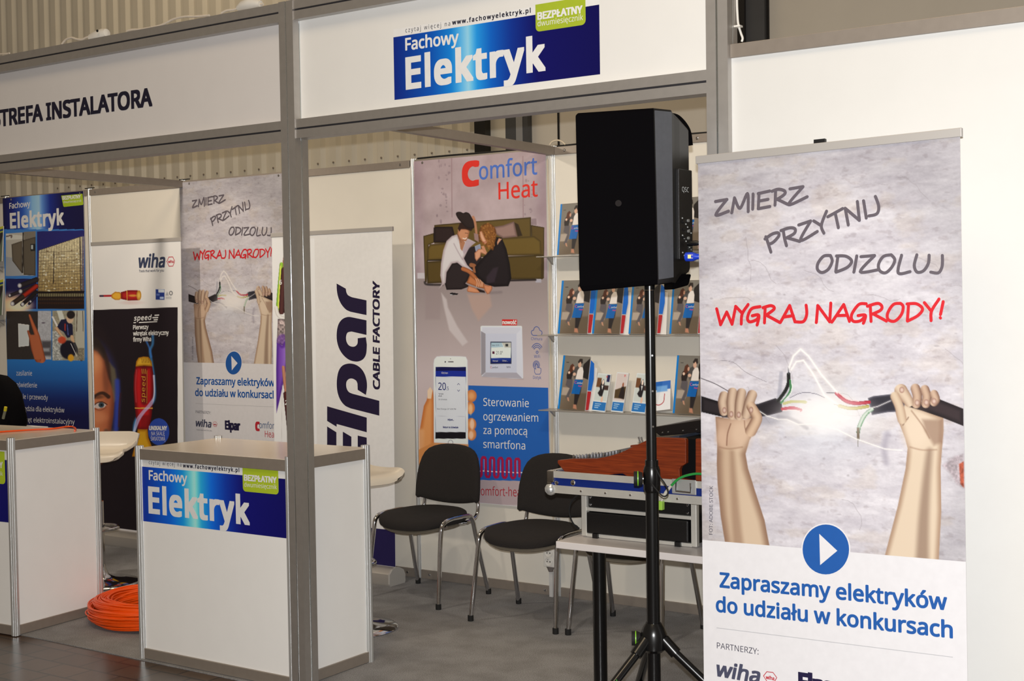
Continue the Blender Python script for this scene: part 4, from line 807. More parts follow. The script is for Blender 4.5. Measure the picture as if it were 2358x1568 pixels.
# ---- the tall heating banner
WBC = (224, 212, 200)
HB, shH = hung('hanging_banner', -4.905, -3.968, 2.512, .488, 'tall pinkish heating banner with a couple by an olive sofa and a phone in hand')
def heat_art(c):
    u, v = c.A * 30, c.B * 30; n = fbm(u * .3, v * .3, 51, 5)
    c.frame(0, 0, 1); t = np.clip((c.Y - 360) / 330, 0, 1)[:, None]
    wall = np.array([176, 150, 148.]) * (1 - t) + np.array([184, 162, 158.]) * t + (n[:, None] - .5) * 34
    t2 = np.clip((c.Y - 660) / 200, 0, 1)[:, None]; fl = np.array([150, 132, 126.]) * (1 - t2) + np.array([196, 174, 168.]) * t2
    ed = sst(.75, 1.0, np.abs(c.A / .937 - .5) * 2)[:, None]; wall -= ed * np.array([18, 20, 16.])
    m = sst(636, 646, c.Y)[:, None]; c.c = wall * (1 - m) + fl * m
    for x in (1040, 1204): c.line([(x, 360), (x + 1, 500)], 1.6, (142, 108, 108), f=1, a=.8, sm=False)
    for k in range(46): c.ell(RNG.choice([1015, 1028, 1213, 1220]) + RNG.normal(0, 6), RNG.uniform(370, 520), RNG.uniform(1, 3), RNG.uniform(1, 4), (118, 96, 100), a=.4, f=.5)
    F = lambda *q: [(955 + x * .15304, 460 + y * .15306) for x, y in q]
    c.frame(955, 460, .15304)
    c.rect(40, 1100, 150, 1185, (196, 182, 180), f=6)
    OL, OD = (94, 74, 34), (58, 44, 22)
    # sofa
    c.poly([(295, 380), (900, 325), (1750, 262), (1755, 620), (295, 660)], (98, 76, 36), f=4, edge=OD, ew=30); c.poly([(1755, 285), (1830, 280), (1835, 380), (1755, 380)], (132, 108, 108), f=8, a=.7)
    c.poly([(130, 545), (290, 500), (300, 640), (210, 680), (180, 1240), (155, 1240)], OL, f=4, edge=OD, ew=24); c.poly([(1750, 380), (1950, 415), (1945, 1180), (1900, 1200), (1760, 700)], (92, 70, 34), f=4, edge=OD, ew=24)
    c.poly([(190, 740), (230, 670), (900, 620), (1340, 575), (1800, 545), (1900, 620), (1910, 830), (1400, 840), (190, 915)], (106, 82, 36), f=5, edge=(74, 56, 26), ew=40); c.poly([(175, 930), (1400, 850), (1930, 825), (1925, 1195), (1400, 1200), (190, 1260)], (86, 66, 30), f=5, edge=(60, 46, 22), ew=40)
    c.line([(190, 915), (700, 890)], 12, (30, 22, 14), sm=False); c.rect(190, 1262, 275, 1290, (120, 112, 118), f=4); c.rect(1820, 1190, 1905, 1245, (170, 160, 164), f=5); c.line([(150, 1240), (190, 1275), (420, 1280)], 30, (40, 32, 30), a=.8, f=10); c.line([(1440, 1215), (1820, 1205)], 26, (34, 26, 26), a=.9, f=8)
    c.poly([(285, 420), (330, 405), (570, 405), (600, 520), (560, 640), (285, 640)], (46, 32, 30), f=6, edge=(28, 18, 18), ew=40); c.poly([(1180, 410), (1330, 385), (1495, 325), (1545, 555), (1330, 580), (1220, 520)], (150, 116, 104), f=5, edge=(110, 82, 74), ew=40); c.poly([(1500, 340), (1560, 370), (1620, 540), (1550, 555)], (40, 28, 22), f=10, a=.8)
    # reflections on the floor
    c.poly([(400, 1400), (480, 1500), (500, 1620), (640, 1900), (800, 2140), (720, 2200), (520, 1960), (440, 1620)], (206, 190, 184), f=18, a=.75); c.poly([(790, 1420), (1130, 1420), (1160, 1600), (960, 1820), (860, 1640)], (190, 150, 130), f=26, a=.6); c.poly([(160, 1320), (400, 1340), (380, 1800), (160, 1800)], (150, 128, 124), f=30, a=.4)
    # man
    c.poly([(450, 1250), (470, 1100), (560, 960), (640, 940), (720, 990), (830, 1110), (800, 1210), (760, 1260), (830, 1300), (700, 1350), (480, 1355)], (44, 34, 34), f=5, edge=(28, 20, 22), ew=40); c.poly([(740, 880), (800, 720), (900, 700), (1000, 800), (1010, 1280), (860, 1250), (740, 1000)], (38, 30, 32), f=6)
    c.poly([(385, 1140), (395, 960), (430, 760), (480, 620), (560, 545), (640, 520), (700, 640), (720, 560), (820, 590), (920, 640), (820, 720), (740, 880), (790, 980), (890, 1080), (720, 1010), (640, 945), (560, 960), (480, 1090), (465, 1250), (360, 1340), (410, 1260)], (212, 198, 192), f=5, edge=(176, 154, 152), ew=46)
    c.line([(590, 660), (640, 760), (720, 900)], 16, (160, 138, 140), a=.6, f=8); c.poly([(780, 600), (900, 640), (830, 720), (740, 820), (720, 760)], (168, 142, 146), f=10, a=.8); c.poly([(660, 560), (760, 640), (715, 770), (690, 740)], (170, 112, 80), f=6)
    c.poly([(640, 500), (680, 430), (800, 440), (826, 480), (806, 560), (770, 625), (720, 620), (660, 590)], (196, 132, 94), f=5, edge=(150, 92, 62), ew=30); c.ell(668, 460, 18, 32, (188, 120, 84), f=.2); c.line([(726, 580), (760, 588), (780, 572)], 12, (232, 214, 196), f=3); c.line([(760, 500), (800, 505)], 8, (80, 50, 36), f=4); c.line([(690, 590), (640, 520), (700, 640)], 12, (110, 70, 50), a=.5, f=5)
    c.poly([(650, 430), (680, 350), (760, 310), (880, 320), (905, 400), (850, 470), (760, 440), (700, 440), (670, 480)], (48, 28, 22), f=6); c.poly([(620, 215), (640, 185), (690, 182), (730, 200), (770, 186), (820, 205), (855, 260), (895, 330), (905, 400), (870, 430), (780, 420), (700, 340), (650, 280)], (42, 30, 28), f=5, sm=True, edge=(30, 20, 20), ew=30)
    c.line([(880, 260), (905, 330), (925, 470), (930, 560)], (40, 30), (180, 120, 88), f=5, a=.95); c.poly([(890, 500), (960, 520), (965, 640), (900, 600)], (150, 116, 108), f=8)
    c.line([(730, 1040), (820, 1080), (900, 1160), (960, 1240)], (64, 60), (178, 104, 60), f=4, edge=(130, 70, 40)); c.poly([(780, 1250), (830, 1130), (960, 1230), (1050, 1260), (1060, 1340), (960, 1320)], (188, 112, 66), f=5, edge=(140, 78, 44), ew=30); c.line([(850, 980), (900, 1000), (905, 1070)], 60, (150, 92, 58), f=8)
    for x in (940, 970, 1000, 1022): c.line([(x - 20, 1190), (x, 1240), (x - 8, 1300)], 20, (216, 156, 118), f=3, edge=(160, 100, 70))
    c.poly([(785, 1360), (810, 1290), (900, 1320), (985, 1370), (980, 1400), (900, 1400), (800, 1385)], (206, 136, 96), f=5, edge=(160, 96, 62), ew=24); c.poly([(1030, 1270), (1110, 1290), (1160, 1270), (1168, 1340), (1130, 1410), (1090, 1420), (1050, 1360)], (206, 132, 92), f=5, edge=(156, 90, 58), ew=24); c.poly([(930, 1330), (1050, 1370), (1060, 1400), (980, 1390)], (40, 28, 26), f=8); c.line([(1140, 1400), (1300, 1390)], 40, (120, 104, 102), a=.5, f=18)
    # woman
    c.poly([(1000, 900), (1090, 800), (1190, 700), (1230, 560), (1310, 570), (1380, 740), (1430, 960), (1455, 1180), (1410, 1300), (1200, 1310), (1060, 1270), (930, 1150), (905, 1010)], (34, 26, 28), f=6, edge=(22, 16, 18), ew=60); c.poly([(1080, 1160), (1180, 1030), (1260, 1010), (1200, 1240), (1080, 1260)], (52, 40, 46), f=16); c.poly([(1240, 640), (1265, 580), (1312, 590), (1270, 640), (1245, 680)], (196, 138, 106), f=4)
    c.poly([(965, 480), (1000, 400), (1080, 355), (1160, 375), (1215, 440), (1225, 560), (1200, 680), (1180, 760), (1130, 730), (1060, 680), (985, 620), (960, 560)], (126, 76, 34), f=8, sm=True, edge=(96, 54, 24), ew=40)
    for k in range(240):
        a = RNG.uniform(0, 6.28); r = math.sqrt(RNG.uniform(0, 1)); x, y = 1095 + 125 * r * math.cos(a), 550 + 195 * r * math.sin(a); q = RNG.uniform(0, 6.28)
        c.line([(x, y), (x + 14 * math.cos(q), y + 14 * math.sin(q)), (x + 20 * math.cos(q + .9), y + 22 * math.sin(q + .9))], 8, [(150, 94, 42), (112, 62, 28), (182, 122, 60), (134, 82, 36)][k % 4], f=4, a=.75)
    c.poly([(975, 480), (1010, 470), (1050, 560), (1090, 640), (1060, 670), (1010, 620), (985, 560)], (216, 160, 124), f=6, edge=(176, 112, 78), ew=24); c.line([(1040, 640), (1070, 630)], 9, (150, 60, 50), f=3)
    c.poly([(905, 700), (985, 665), (995, 740), (920, 780)], (140, 140, 156), f=4, edge=(176, 176, 190), ew=10); c.poly([(900, 800), (960, 740), (1020, 735), (1090, 800), (1070, 830), (1000, 800), (990, 860), (930, 925), (905, 880)], (210, 148, 112), f=4, edge=(150, 94, 66), ew=22); c.poly([(1000, 700), (1040, 690), (1090, 800), (1040, 790)], (196, 132, 98), f=4)
    c.poly([(530, 1405), (560, 1395), (655, 1410), (640, 1432), (540, 1435)], (30, 26, 28), f=3); c.line([(540, 1430), (610, 1432)], 6, (220, 214, 212), sm=False)
    # lower half
    c.frame(955, 720, .2105)
    c.poly([(586, 795), (1460, 822), (1480, 1850), (586, 1826)], (36, 92, 164), f=1.5); c.poly([(40, 1815), (1480, 1848), (1480, 2100), (40, 2100)], (182, 156, 152), f=2)
    # thermostat
    c.poly([(722, 160), (740, 700), (1190, 730), (1180, 700)], (150, 130, 126), f=14, a=.6); c.poly([(720, 152), (735, 143), (1165, 143), (1175, 152), (1186, 715), (1175, 724), (735, 700), (725, 660)], (206, 200, 204), f=2, edge=(226, 222, 226), ew=26); c.poly([(724, 200), (775, 230), (775, 650), (728, 690)], (150, 140, 142), f=4); c.poly([(1115, 230), (1172, 170), (1184, 715), (1115, 655)], (214, 208, 214), f=4); c.poly([(730, 700), (778, 655), (1115, 655), (1180, 722)], (172, 162, 166), f=4)
    c.poly([(776, 226), (1112, 228), (1114, 656), (778, 654)], (200, 196, 204), f=2); c.rect(828, 318, 1058, 560, (36, 40, 60)); c.rect(836, 326, 1052, 496, (224, 226, 220), f=1); c.poly([(836, 326), (952, 326), (970, 376), (836, 380)], (170, 190, 196), f=2); c.poly([(952, 326), (1052, 326), (1052, 384), (986, 384)], (196, 188, 172), f=2); c.rect(992, 340, 1022, 370, (60, 60, 60)); c.rect(836, 496, 1052, 552, (34, 60, 140), grad=((20, 30, 90), 0, 500, 0, 552)); c.rect(850, 424, 874, 452, (84, 24, 48))
    # phone and hand
    c.poly([(165, 815), (200, 850), (215, 1000), (210, 1500), (60, 1600), (55, 1290), (100, 1020), (130, 960)], (222, 146, 84), f=4, edge=(196, 108, 50), ew=50); c.poly([(140, 850), (170, 812), (196, 850), (180, 940), (140, 940)], (232, 196, 160), f=4); c.line([(70, 1300), (60, 1600)], 60, (232, 172, 120), f=24, a=.7)
    for x, y, r in ((620, 910, 58), (606, 1040, 52), (620, 1220, 54), (622, 1330, 52)): c.ell(x, y, r, 68, (226, 156, 96), f=.06, edge=(198, 116, 64))
    c.ell(628, 1220, 22, 60, (238, 196, 164), f=.3, a=.8); c.ell(616, 1340, 24, 44, (236, 190, 156), f=.3, a=.8); c.ell(612, 1060, 20, 60, (240, 190, 140), f=.3, a=.7)
    c.poly([(210, 1500), (205, 560), (212, 510), (240, 478), (300, 472), (500, 476), (560, 480), (578, 520), (585, 1500)], (226, 222, 224), f=2, edge=(206, 198, 198), ew=8); c.rect(228, 594, 562, 640, (16, 18, 70)); c.rect(228, 636, 562, 700, (26, 44, 138)); c.rect(226, 700, 562, 1310, (216, 212, 214)); c.rect(226, 1306, 560, 1378, (18, 14, 22)); c.ell(392, 505, 5, 5, (40, 36, 40)); c.ell(334, 537, 7, 9, (50, 40, 60)); c.line([(366, 537), (422, 537)], 7, (60, 50, 52)); c.ell(392, 1420, 28, 28, (120, 112, 114), f=.1); c.ell(392, 1420, 23, 23, (226, 222, 224), f=.1)
    c.line([(228, 700), (228, 1306)], 3, (90, 100, 140)); c.line([(560, 700), (560, 1306)], 3, (90, 100, 140)); c.line([(240, 1130), (550, 1136)], 2, (184, 180, 184))
    # heating coil
    c.line([(586, 1725), (1480, 1765)], 12, (216, 214, 220), sm=False)
    for k in range(16): x = 700 + k * 30; c.line([(x, 1600 + k * 1.2), (x, 1730 + k * 1.2)], 4, (190, 196, 214), a=.8, sm=False)
    pts = []
    for k in range(7): pts += [(640 + k * 92, 1600 + k * 4), (652 + k * 92, 1578 + k * 4), (674 + k * 92, 1578 + k * 4), (686 + k * 92, 1600 + k * 4), (686 + k * 92, 1770 + k * 4), (698 + k * 92, 1792 + k * 4), (720 + k * 92, 1792 + k * 4), (732 + k * 92, 1770 + k * 4)]
    c.line([p for p in pts if p[0] < 1150], 27, (172, 26, 66), f=2, edge=(140, 16, 56), sm=False)
    c.poly([(40, 1500), (200, 1420), (590, 1440), (560, 2010), (40, 2010)], (206, 130, 70), f=6, a=.9)
    c.rect(955, 72, 1120, 140, (206, 34, 30))
shH.paint('printed_picture', 0, .937, 0, -2.02, .0031, heat_art, WBC, HB)
C_ = {k: ink('heat_' + k, q, WBC) for k, q in dict(red=(214, 44, 32), blue=(72, 104, 176), white=WBC, icon=(64, 86, 146), maroon=(172, 40, 50), dark=(40, 34, 52), navy=(24, 30, 100), cyan=(130, 200, 200)).items()}
def T_(nm, m, *a, **k): w = MB(); shH.text(w, *a, **k); return w.build(nm, C_[m], HB, recalc=False)
T_('logo_initial', 'red', 'C', (1068, 427.5), (1101, 424), 51, bold=.09); T_('logo_word', 'blue', 'omfort', (1104, 413.5), (1236.7, 401), 39, bold=.015); T_('logo_word', 'red', 'Heat', (1148.6, 459), (1238, 452), 38, bold=.015)
for s_, p0, p1 in (('Sterowanie', (1113.3, 934.3), (1218, 937.5)), ('ogrzewaniem', (1113.3, 967.4), (1239.6, 971)), ('za pomocą', (1113.3, 999), (1214.4, 1001.7)), ('smartfona', (1113.3, 1031), (1209.7, 1035.2))): T_('slogan_lettering', 'white', s_, p0, p1, 18)
T_('address_lettering', 'maroon', 'comfort-heat', (1099, 1140), (1207, 1143.6), 20)
T_('novelty_lettering', 'white', 'nowość', (1157.5, 746.3), (1189, 746.5), 8.6, bold=.06)
for s_, p0, p1, h in (('Chmura', (1223.4, 783), (1248.6, 783.6), 6.6), ('WiFi', (1229.7, 824), (1243.8, 824.4), 7), ('Dotyk', (1227.6, 872.3), (1246.5, 873), 7)): T_('icon_caption', 'icon', s_, p0, p1, h)
zi = lambda *q: [(955 + x * .2105, 720 + y * .2105) for x, y in q]
w = MB(); shH.stroke(w, zi((1295, 246), (1278, 225), (1280, 200), (1302, 188), (1310, 165), (1335, 152), (1360, 168), (1368, 190), (1390, 205), (1392, 232), (1372, 248), (1330, 248)), 1.3, closed=True); w.build('cloud_icon', C_['icon'], HB, recalc=False)
w = MB()
for r in (24, 38, 52, 66): shH.stroke(w, [(955 + (1338 + 1.0 * r * math.cos(t)) * .2105, 720 + (430 - 1.42 * r * math.sin(t)) * .2105) for t in np.linspace(.6, 2.54, 9)], 1.3) if r > 24 else shH.stroke(w, [(955 + (1340 + 11 * math.cos(t)) * .2105, 720 + (432 + 13 * math.sin(t)) * .2105) for t in np.linspace(0, 6.28, 9)], 1.2)
w.build('wireless_icon', C_['icon'], HB, recalc=False)
w = MB()
for r in (14, 25, 35): shH.stroke(w, [(955 + (1331 + r * math.cos(t)) * .2105, 720 + (572 + 1.3 * r * math.sin(t)) * .2105) for t in np.linspace(2.3, 7.0, 9)], 1.1)
shH.stroke(w, zi((1324, 620), (1324, 570), (1332, 560), (1340, 570), (1342, 600), (1360, 598), (1382, 612), (1380, 655), (1370, 672), (1325, 672), (1312, 650), (1310, 612), (1324, 606)), 1.1, sm=False); w.build('touch_icon', C_['icon'], HB, recalc=False)
T_('screen_reading', 'navy', '20', (1009.6, 897.5), (1027, 898), 16.5, bold=.01); T_('screen_reading', 'navy', '.5', (1027.5, 898), (1033.5, 898.3), 8); T_('screen_reading', 'dark', '22°', (1010, 913), (1021, 913.2), 7.5); T_('screen_title', 'white', 'Kitchen', (1017, 860.8), (1031.5, 861), 4.6); T_('screen_line', 'dark', 'On Schedule', (1010, 921), (1029.5, 921.3), 3); T_('screen_line', 'dark', 'Next Change: 22° 6:00 PM', (1006.5, 943), (1050, 943.5), 3.2); T_('screen_line', 'navy', 'Adjust...', (1031, 968), (1045.5, 968.3), 3.8, bold=.05); T_('screen_line', 'navy', 'Return to Schedule', (1020.5, 985.5), (1055.5, 986), 4, bold=.05)
w = MB(); shH.stroke(w, [(1053.5, 886), (1056, 882.8), (1058.8, 886)], .9, sm=False); shH.stroke(w, [(1053.5, 897.8), (1056, 901), (1058.8, 897.8)], .9, sm=False); w.build('screen_arrow', C_['navy'], HB, recalc=False)
T_('dial_reading', 'dark', '21.0°', (1142.5, 816), (1158, 816), 7.5); T_('dial_line', 'dark', 'Mon 15:15', (1133.5, 796.5), (1149.5, 796.3), 3); T_('dial_line', 'white', 'Manual', (1135, 832.5), (1146.5, 832.6), 3.5); T_('dial_line', 'white', 'Other...', (1157, 832.3), (1169.5, 832.4), 3.5); T_('dial_mark', 'red', 'C', (1129.5, 848.3), (1133, 848.3), 5.4); T_('dial_mark', 'dark', 'omfort', (1133.5, 848.2), (1147, 848), 4.2); T_('dial_mark', 'dark', 'WiFi', (1166.5, 847.2), (1176, 847.4), 4)

# ================================================================== chairs
def superell(t, a, b, n): c, s_ = math.cos(t), math.sin(t); return a * math.copysign(abs(c) ** (2 / n), c), b * math.copysign(abs(s_) ** (2 / n), s_)
def arc(p, q, r, c, n=5): return spline([p, c, q], n)
def make_chair(label, group):
    t = thing('conference_chair', (0, 0, 0), label, 'chair', group)
    # seat: rounded pad, front edge rolling down, rear edge rising
    rings = []
    for zz, sc_ in ((-.030, .90), (-.022, .985), (-.006, 1.0), (.010, .985), (.020, .93), (.024, .8), (.026, .5), (.0265, .02)):
        ring = []
        for k in range(40):
            x, y = superell(2 * math.pi * k / 40, .247 * sc_, .225 * sc_, 2.6); x *= 1 - .12 * max(0, y / .225)
            fy = y / .215; bend = -.035 * max(0, -fy - .35) ** 1.5 + .020 * max(0, fy) ** 2 - .010 * (1 - (x / .235) ** 2)
            ring.append((x, y - .02, .462 + zz + bend))
        rings.append(ring)
    mb = MB(); n = 40; mb.v = [p for r in rings for p in r]
    mb.f = [(i * n + k, i * n + (k + 1) % n, (i + 1) * n + (k + 1) % n, (i + 1) * n + k) for i in range(len(rings) - 1) for k in range(n)] + [tuple(range(n))[::-1], tuple(range((len(rings) - 1) * n, len(rings) * n))]
    mb.build('seat', FABRIC, t, smooth=60)
    pan = MB(); rr = [[(p[0] * s_, (p[1] + .02) * s_ - .02, p[2] - .006 + dz) for p in rings[0]] for s_, dz in ((.97, 0), (1.02, -.006), (.96, -.014))]
    pan.v = [p for r in rr for p in r]; pan.f = [(i * n + k, i * n + (k + 1) % n, (i + 1) * n + (k + 1) % n, (i + 1) * n + k) for i in range(2) for k in range(n)] + [tuple(range(n)), tuple(range(2 * n, 3 * n))]
    pan.build('seat_shell', mk('beige_seat_shell', (150, 138, 120), .6), t, smooth=40)
    # backrest
    prof = []
    for k in range(17): u = -1 + 2 * k / 16; prof.append((.232 * u, -.012 - .030 * (1 - u * u)))
    out = prof + [(.228, .12), (.205, .215), (.165, .268), (.09, .292), (0, .298), (-.09, .292), (-.165, .268), (-.205, .215), (-.228, .12)]
    out = [tuple(q) for q in spline(out, 2, True)]; m = len(out); fr = []; mb = MB(); cx, cz = 0, .13
    for d, s_ in ((.0, .95), (-.006, .985), (-.016, 1.0), (-.028, .985), (-.036, .94), (-.040, .8), (-.042, .4)):
        ring = []
        for x, z in out:
            x2, z2 = cx + (x - cx) * s_, cz + (z - cz) * s_; curve = .030 * (x2 / .23) ** 2
            ring.append((x2, .235 + .22 * z2 * .55 - curve + d, .545 + z2))
        fr.append(ring)
    mb.v = [p for r in fr for p in r]; L = len(fr)
    mb.f = [(i * m + k, i * m + (k + 1) % m, (i + 1) * m + (k + 1) % m, (i + 1) * m + k) for i in range(L - 1) for k in range(m)]
    mb.f += [tuple(range(m)), tuple(range((L - 1) * m, L * m))]; mb.build('backrest', FABRIC, t, smooth=50)
    # chromed oval tube frame
    for sx in (-1, 1):
        fl = [(sx * .262, -.225, .014), (sx * .244, -.178, .36)] + spline([(sx * .243, -.172, .40), (sx * .243, -.160, .442), (sx * .242, -.120, .464), (sx * .240, -.06, .470)], 5)
        MB().tube(fl, .0125, 10).build('leg', CHROME, t, smooth=50)
        rl = [(sx * .262, .225, .014), (sx * .244, .135, .36)] + spline([(sx * .243, .125, .40), (sx * .243, .108, .445), (sx * .242, .07, .468), (sx * .240, -.06, .470)], 5)
        MB().tube(rl, .0125, 10).build('leg', CHROME, t, smooth=50)
        up_ = spline([(sx * .205, .02, .425), (sx * .205, .14, .425), (sx * .202, .205, .450), (sx * .198, .224, .50), (sx * .192, .226, .56), (sx * .186, .234, .66)], 5)
        MB().tube(up_, .011, 10).build('back_upright', CHROME, t, smooth=50)
        for yy in (-.226, .226): MB().cyl((sx * .262, yy, 0.001), (sx * .262, yy, .03), .0155, 12).build('foot_cap', RUB, t, smooth=50)
    MB().tube([(-.243, -.12, .430), (.243, -.12, .430)], .010, 8).build('crossbar', CHROME, t, smooth=50); MB().tube([(-.243, .07, .430), (.243, .07, .430)], .010, 8).build('crossbar', CHROME, t, smooth=50)
    return t
ch1 = make_chair('black chrome-legged chair directly in front of the heating banner', 'black conference chairs')
ch1.location = (-4.575, 5.885, 0); ch1.rotation_euler = (0, 0, R(-2))
copy_thing(ch1, (-3.760, 5.760, 0), R(0), 'black chrome-legged chair half hidden behind the left end of the mixing desk')
copy_thing(ch1, (-3.172, 5.775, 0), R(0), 'black chrome-legged chair seen under the white table top')

# ================================================================== table with the sound desk
tb = thing('folding_table', (-2.16, 4.73, 0), 'white topped table on black tube legs carrying the sound gear', 'table')
MB().box(-2.76, -1.56, 4.377, 5.07, .692, .720).build('tabletop', mk('white_table_top', (214, 208, 206), .35, noise=.02, nscale=8), tb, bevel=.003)
for x in (-2.635, -1.66):
    for y in (4.50, 4.95): MB().cyl((x, y, .0), (x, y, .692), .0275, 20).build('leg', BLACKG, tb, smooth=50)
MB().box(-2.62, -1.68, 4.74, 4.76, .667, .692).box(-2.62, -1.68, 4.94, 4.96, .667, .692).build('under_frame', BLACKG, tb)

PLY = mk('black_laminate_plywood', (15, 14, 15), .4, bump=.1, nscale=200); BLUEL = mk('blue_laminate', (8, 36, 112), .4, noise=.04, nscale=60); EDGE = mk('ribbed_case_edging', (216, 213, 205), .4, .5, noise=.06, nscale=20)
rk = thing('rack_case', (-2.467, 4.73, .72), 'black equipment rack with aluminium edges on the white table', 'flight case')
MB().box(-2.705, -2.228, 4.535, 4.95, .730, .900).build('body', PLY, rk)
for x in (-2.722, -2.236):
    for y in (4.512, 4.935): MB().box(x, x + .024, y, y + .024, .724, .903).build('corner_post', EDGE, rk, bevel=.003)
for z in (.722, .826, .892): MB().box(-2.70, -2.235, 4.514, 4.532, z, z + .014).build('edge_rail', EDGE, rk, bevel=.002)
MB().box(-2.695, -2.245, 4.506, 4.536, .738, .822).build('front_cover', PLY, rk, bevel=.006)
MB().box(-2.695, -2.245, 4.524, 4.54, .842, .89).build('rack_panel', PLY, rk)
for x in (-2.685, -2.255):
    for z in (.85, .88): MB().lathe([(.005, 0), (.005, .003), (.002, .005)], (x, 4.524, z), 8, Matrix.Rotation(R(90), 4, 'X')).build('rack_screw', CHROME, rk)
for x in (-2.655, -2.29): MB().box(x - .012, x + .012, 4.503, 4.53, .72, .738).build('cover_hook', BLACK, rk)
MB().box(-2.214, -2.206, 4.60, 4.68, .78, .84).build('butterfly_latch', CHROME, rk, bevel=.003)

yt = 4.41
tc_ = thing('desk_flight_case', (-2.40, 4.75, .905), 'open blue flight case tray with aluminium edging under the mixing desk', 'flight case')
X0, X1, Y0, Y1 = -2.815, -1.72, yt, 5.12
MB().box(X0 + .012, X1 - .012, Y0 + .006, Y1 - .006, .912, .985).build('tray_wall', BLUEL, tc_)
for nm, z0, z1 in (('top_edge', .966, .992), ('bottom_edge', .905, .936)):
    for (a, b, c, d) in ((X0, X1, Y0, Y0 + .012), (X0, X1, Y1 - .012, Y1), (X0, X0 + .012, Y0, Y1), (X1 - .012, X1, Y0, Y1)):
        g = MB()
        nb_ = 4
        for k in range(nb_): h0 = z0 + (z1 - z0) * k / nb_; g.box(a, b, c, d, h0 + .0006, h0 + (z1 - z0) / nb_ - .0006)
        g.box(a + .001, b - .001, c + .001, d - .001, z0, z1); g.build(nm, EDGE, tc_)
for x, z in ((-2.70, .951), (-2.21, .951)):
    MB().lathe([(.011, 0), (.011, .002), (.007, .005), (.002, .006)], (x, Y0 + .006, z), 14, Matrix.Rotation(R(90), 4, 'X')).build('rivet', CHROME, tc_, smooth=40)
for x in (-2.66, -2.55, -2.44, -2.24): MB().lathe([(.005, 0), (.004, .003), (.001, .004)], (x, Y0, .921), 8, Matrix.Rotation(R(90), 4, 'X')).build('rivet', CHROME, tc_)
cn = MB(); cn.lathe([(.002, -.025), (.014, -.021), (.024, -.009), (.025, .005), (.017, .018), (.002, .025)], (X0 + .010, Y0 + .008, .918), 14); cn.build('ball_corner', POSTM, tc_, smooth=60)
MB().box(X0 - .003, X0 + .03, Y0 - .002, Y0 + .03, .946, .993).box(X0 - .003, X0 + .018, Y0 - .002, Y0 + .03, .925, .95).build('corner_brace', CHROME, tc_, bevel=.004)
MB().lathe([(.009, 0), (.009, .002), (.004, .004)], (X0 + .04, Y0 + .004, .945), 12, Matrix.Rotation(R(90), 4, 'X')).build('rivet', CHROME, tc_)
LX = float(ony(1548, 1090, Y0)[0]); MB().box(LX, LX + .10, Y0 - .005, Y0 + .002, .94, .996).build('latch_plate', POSTM, tc_, bevel=.003); MB().tube([(LX + .02, Y0 - .008, .985), (LX + .02, Y0 - .010, .952), (LX + .08, Y0 - .010, .950), (LX + .08, Y0 - .008, .985)], .004, 8).build('latch_loop', CHROME, tc_)

# mixing desk with wooden cheeks
WOOD = mk('red_brown_wood', (134, 53, 19), .38, noise=.2, nscale=10, stretch=(1.2, 20, 22), rgb2=(104, 36, 11), coat=.2)
md = thing('mixing_desk', (-2.42, 4.77, .985), 'mixing desk with red-brown wooden cheeks and rows of small knobs', 'mixing desk')
CY = 4.452
def zc(*q): return [(lambda P: (float(P[0]), float(P[2])))(ony(1220 + x * .2296, 940 + y * .2296, CY)) for x, y in q]
cheek = zc((280, 522), (420, 507), (670, 505), (780, 484), (900, 450), (1050, 378), (1170, 322), (1275, 291), (1540, 300), (1558, 306), (1566, 325), (1566, 552), (1540, 572), (1512, 588), (1500, 615), (1504, 700), (1720, 735), (1720, 775), (1000, 742), (980, 690), (930, 655), (850, 660), (790, 674), (420, 690), (350, 640), (278, 550))
MB().prism(cheek, lambda a, b, h: (a, CY + h, max(b, .986)), 0, .022).build('wooden_cheek', WOOD, md, bevel=.002)
MB().prism(cheek, lambda a, b, h: (a, CY + h, max(b, .986)), .60, .622).build('wooden_cheek', WOOD, md, bevel=.002)
back = zc((1662, 312), (1668, 304), (1990, 330), (1990, 800), (1662, 740))
MB().prism(back, lambda a, b, h: (a, CY + h, max(b, .986)), 0, .022).build('wooden_block', WOOD, md, bevel=.002)
# body between the cheeks, just below their outline
top = [(-2.735, 1.035), (-2.62, 1.045), (-2.42, 1.092), (-2.30, 1.145), (-2.262, 1.15), (-2.262, .99), (-2.72, .99)]
MB().prism(top, lambda a, b, h: (a, CY + h, b), .0225, .5995).build('control_surface', mk('blue_grey_desk_panel', (58, 66, 82), .4, .2, noise=.06, nscale=40), md)
MB().box(-2.2615, -2.0, CY + .026, CY + .598, .99, 1.14).build('rear_housing', mk('black_cabinet_plastic', (9, 8, 10), .75, spec=.12), md)
KNOB = mk('grey_knob', (150, 150, 156), .25, .6)
ka, kb = np.array(ony(1325, 1050, CY + .05)), np.array(ony(1430, 1029, CY + .05))
for j in range(4):
    for i in range(16):
        p = ka + (kb - ka) * i / 15; z0 = float(np.interp(p[0], [-2.735, -2.62, -2.42, -2.30], [1.035, 1.045, 1.092, 1.145]))
        MB().lathe([(.0046, 0), (.0048, .007), (.004, .013), (.001, .0145)], (p[0] + .001, CY + .035 + j * .05, z0 + (.003 if j == 0 else -.004)), 8).build('knob', KNOB if (i + j) % 5 else CHROME, md, smooth=40)
for dx in (0, .012): MB().cyl((-2.435 + dx, CY + .05, 1.085), (-2.452 + dx, CY + .05, 1.135), .0035, 8).build('switch_lever', CHROME, md, smooth=50)
lid = MB(); A_ = [(1495, 985), (1618, 966), (1750, 945), (1750, 985), (1618, 996), (1520, 1004)]
LY = 4.62; q0 = [tuple(ony(x, y, LY)) for x, y in A_]; q1 = [(p[0] - .0, p[1] + .42, p[2]) for p in q0]
lb = md
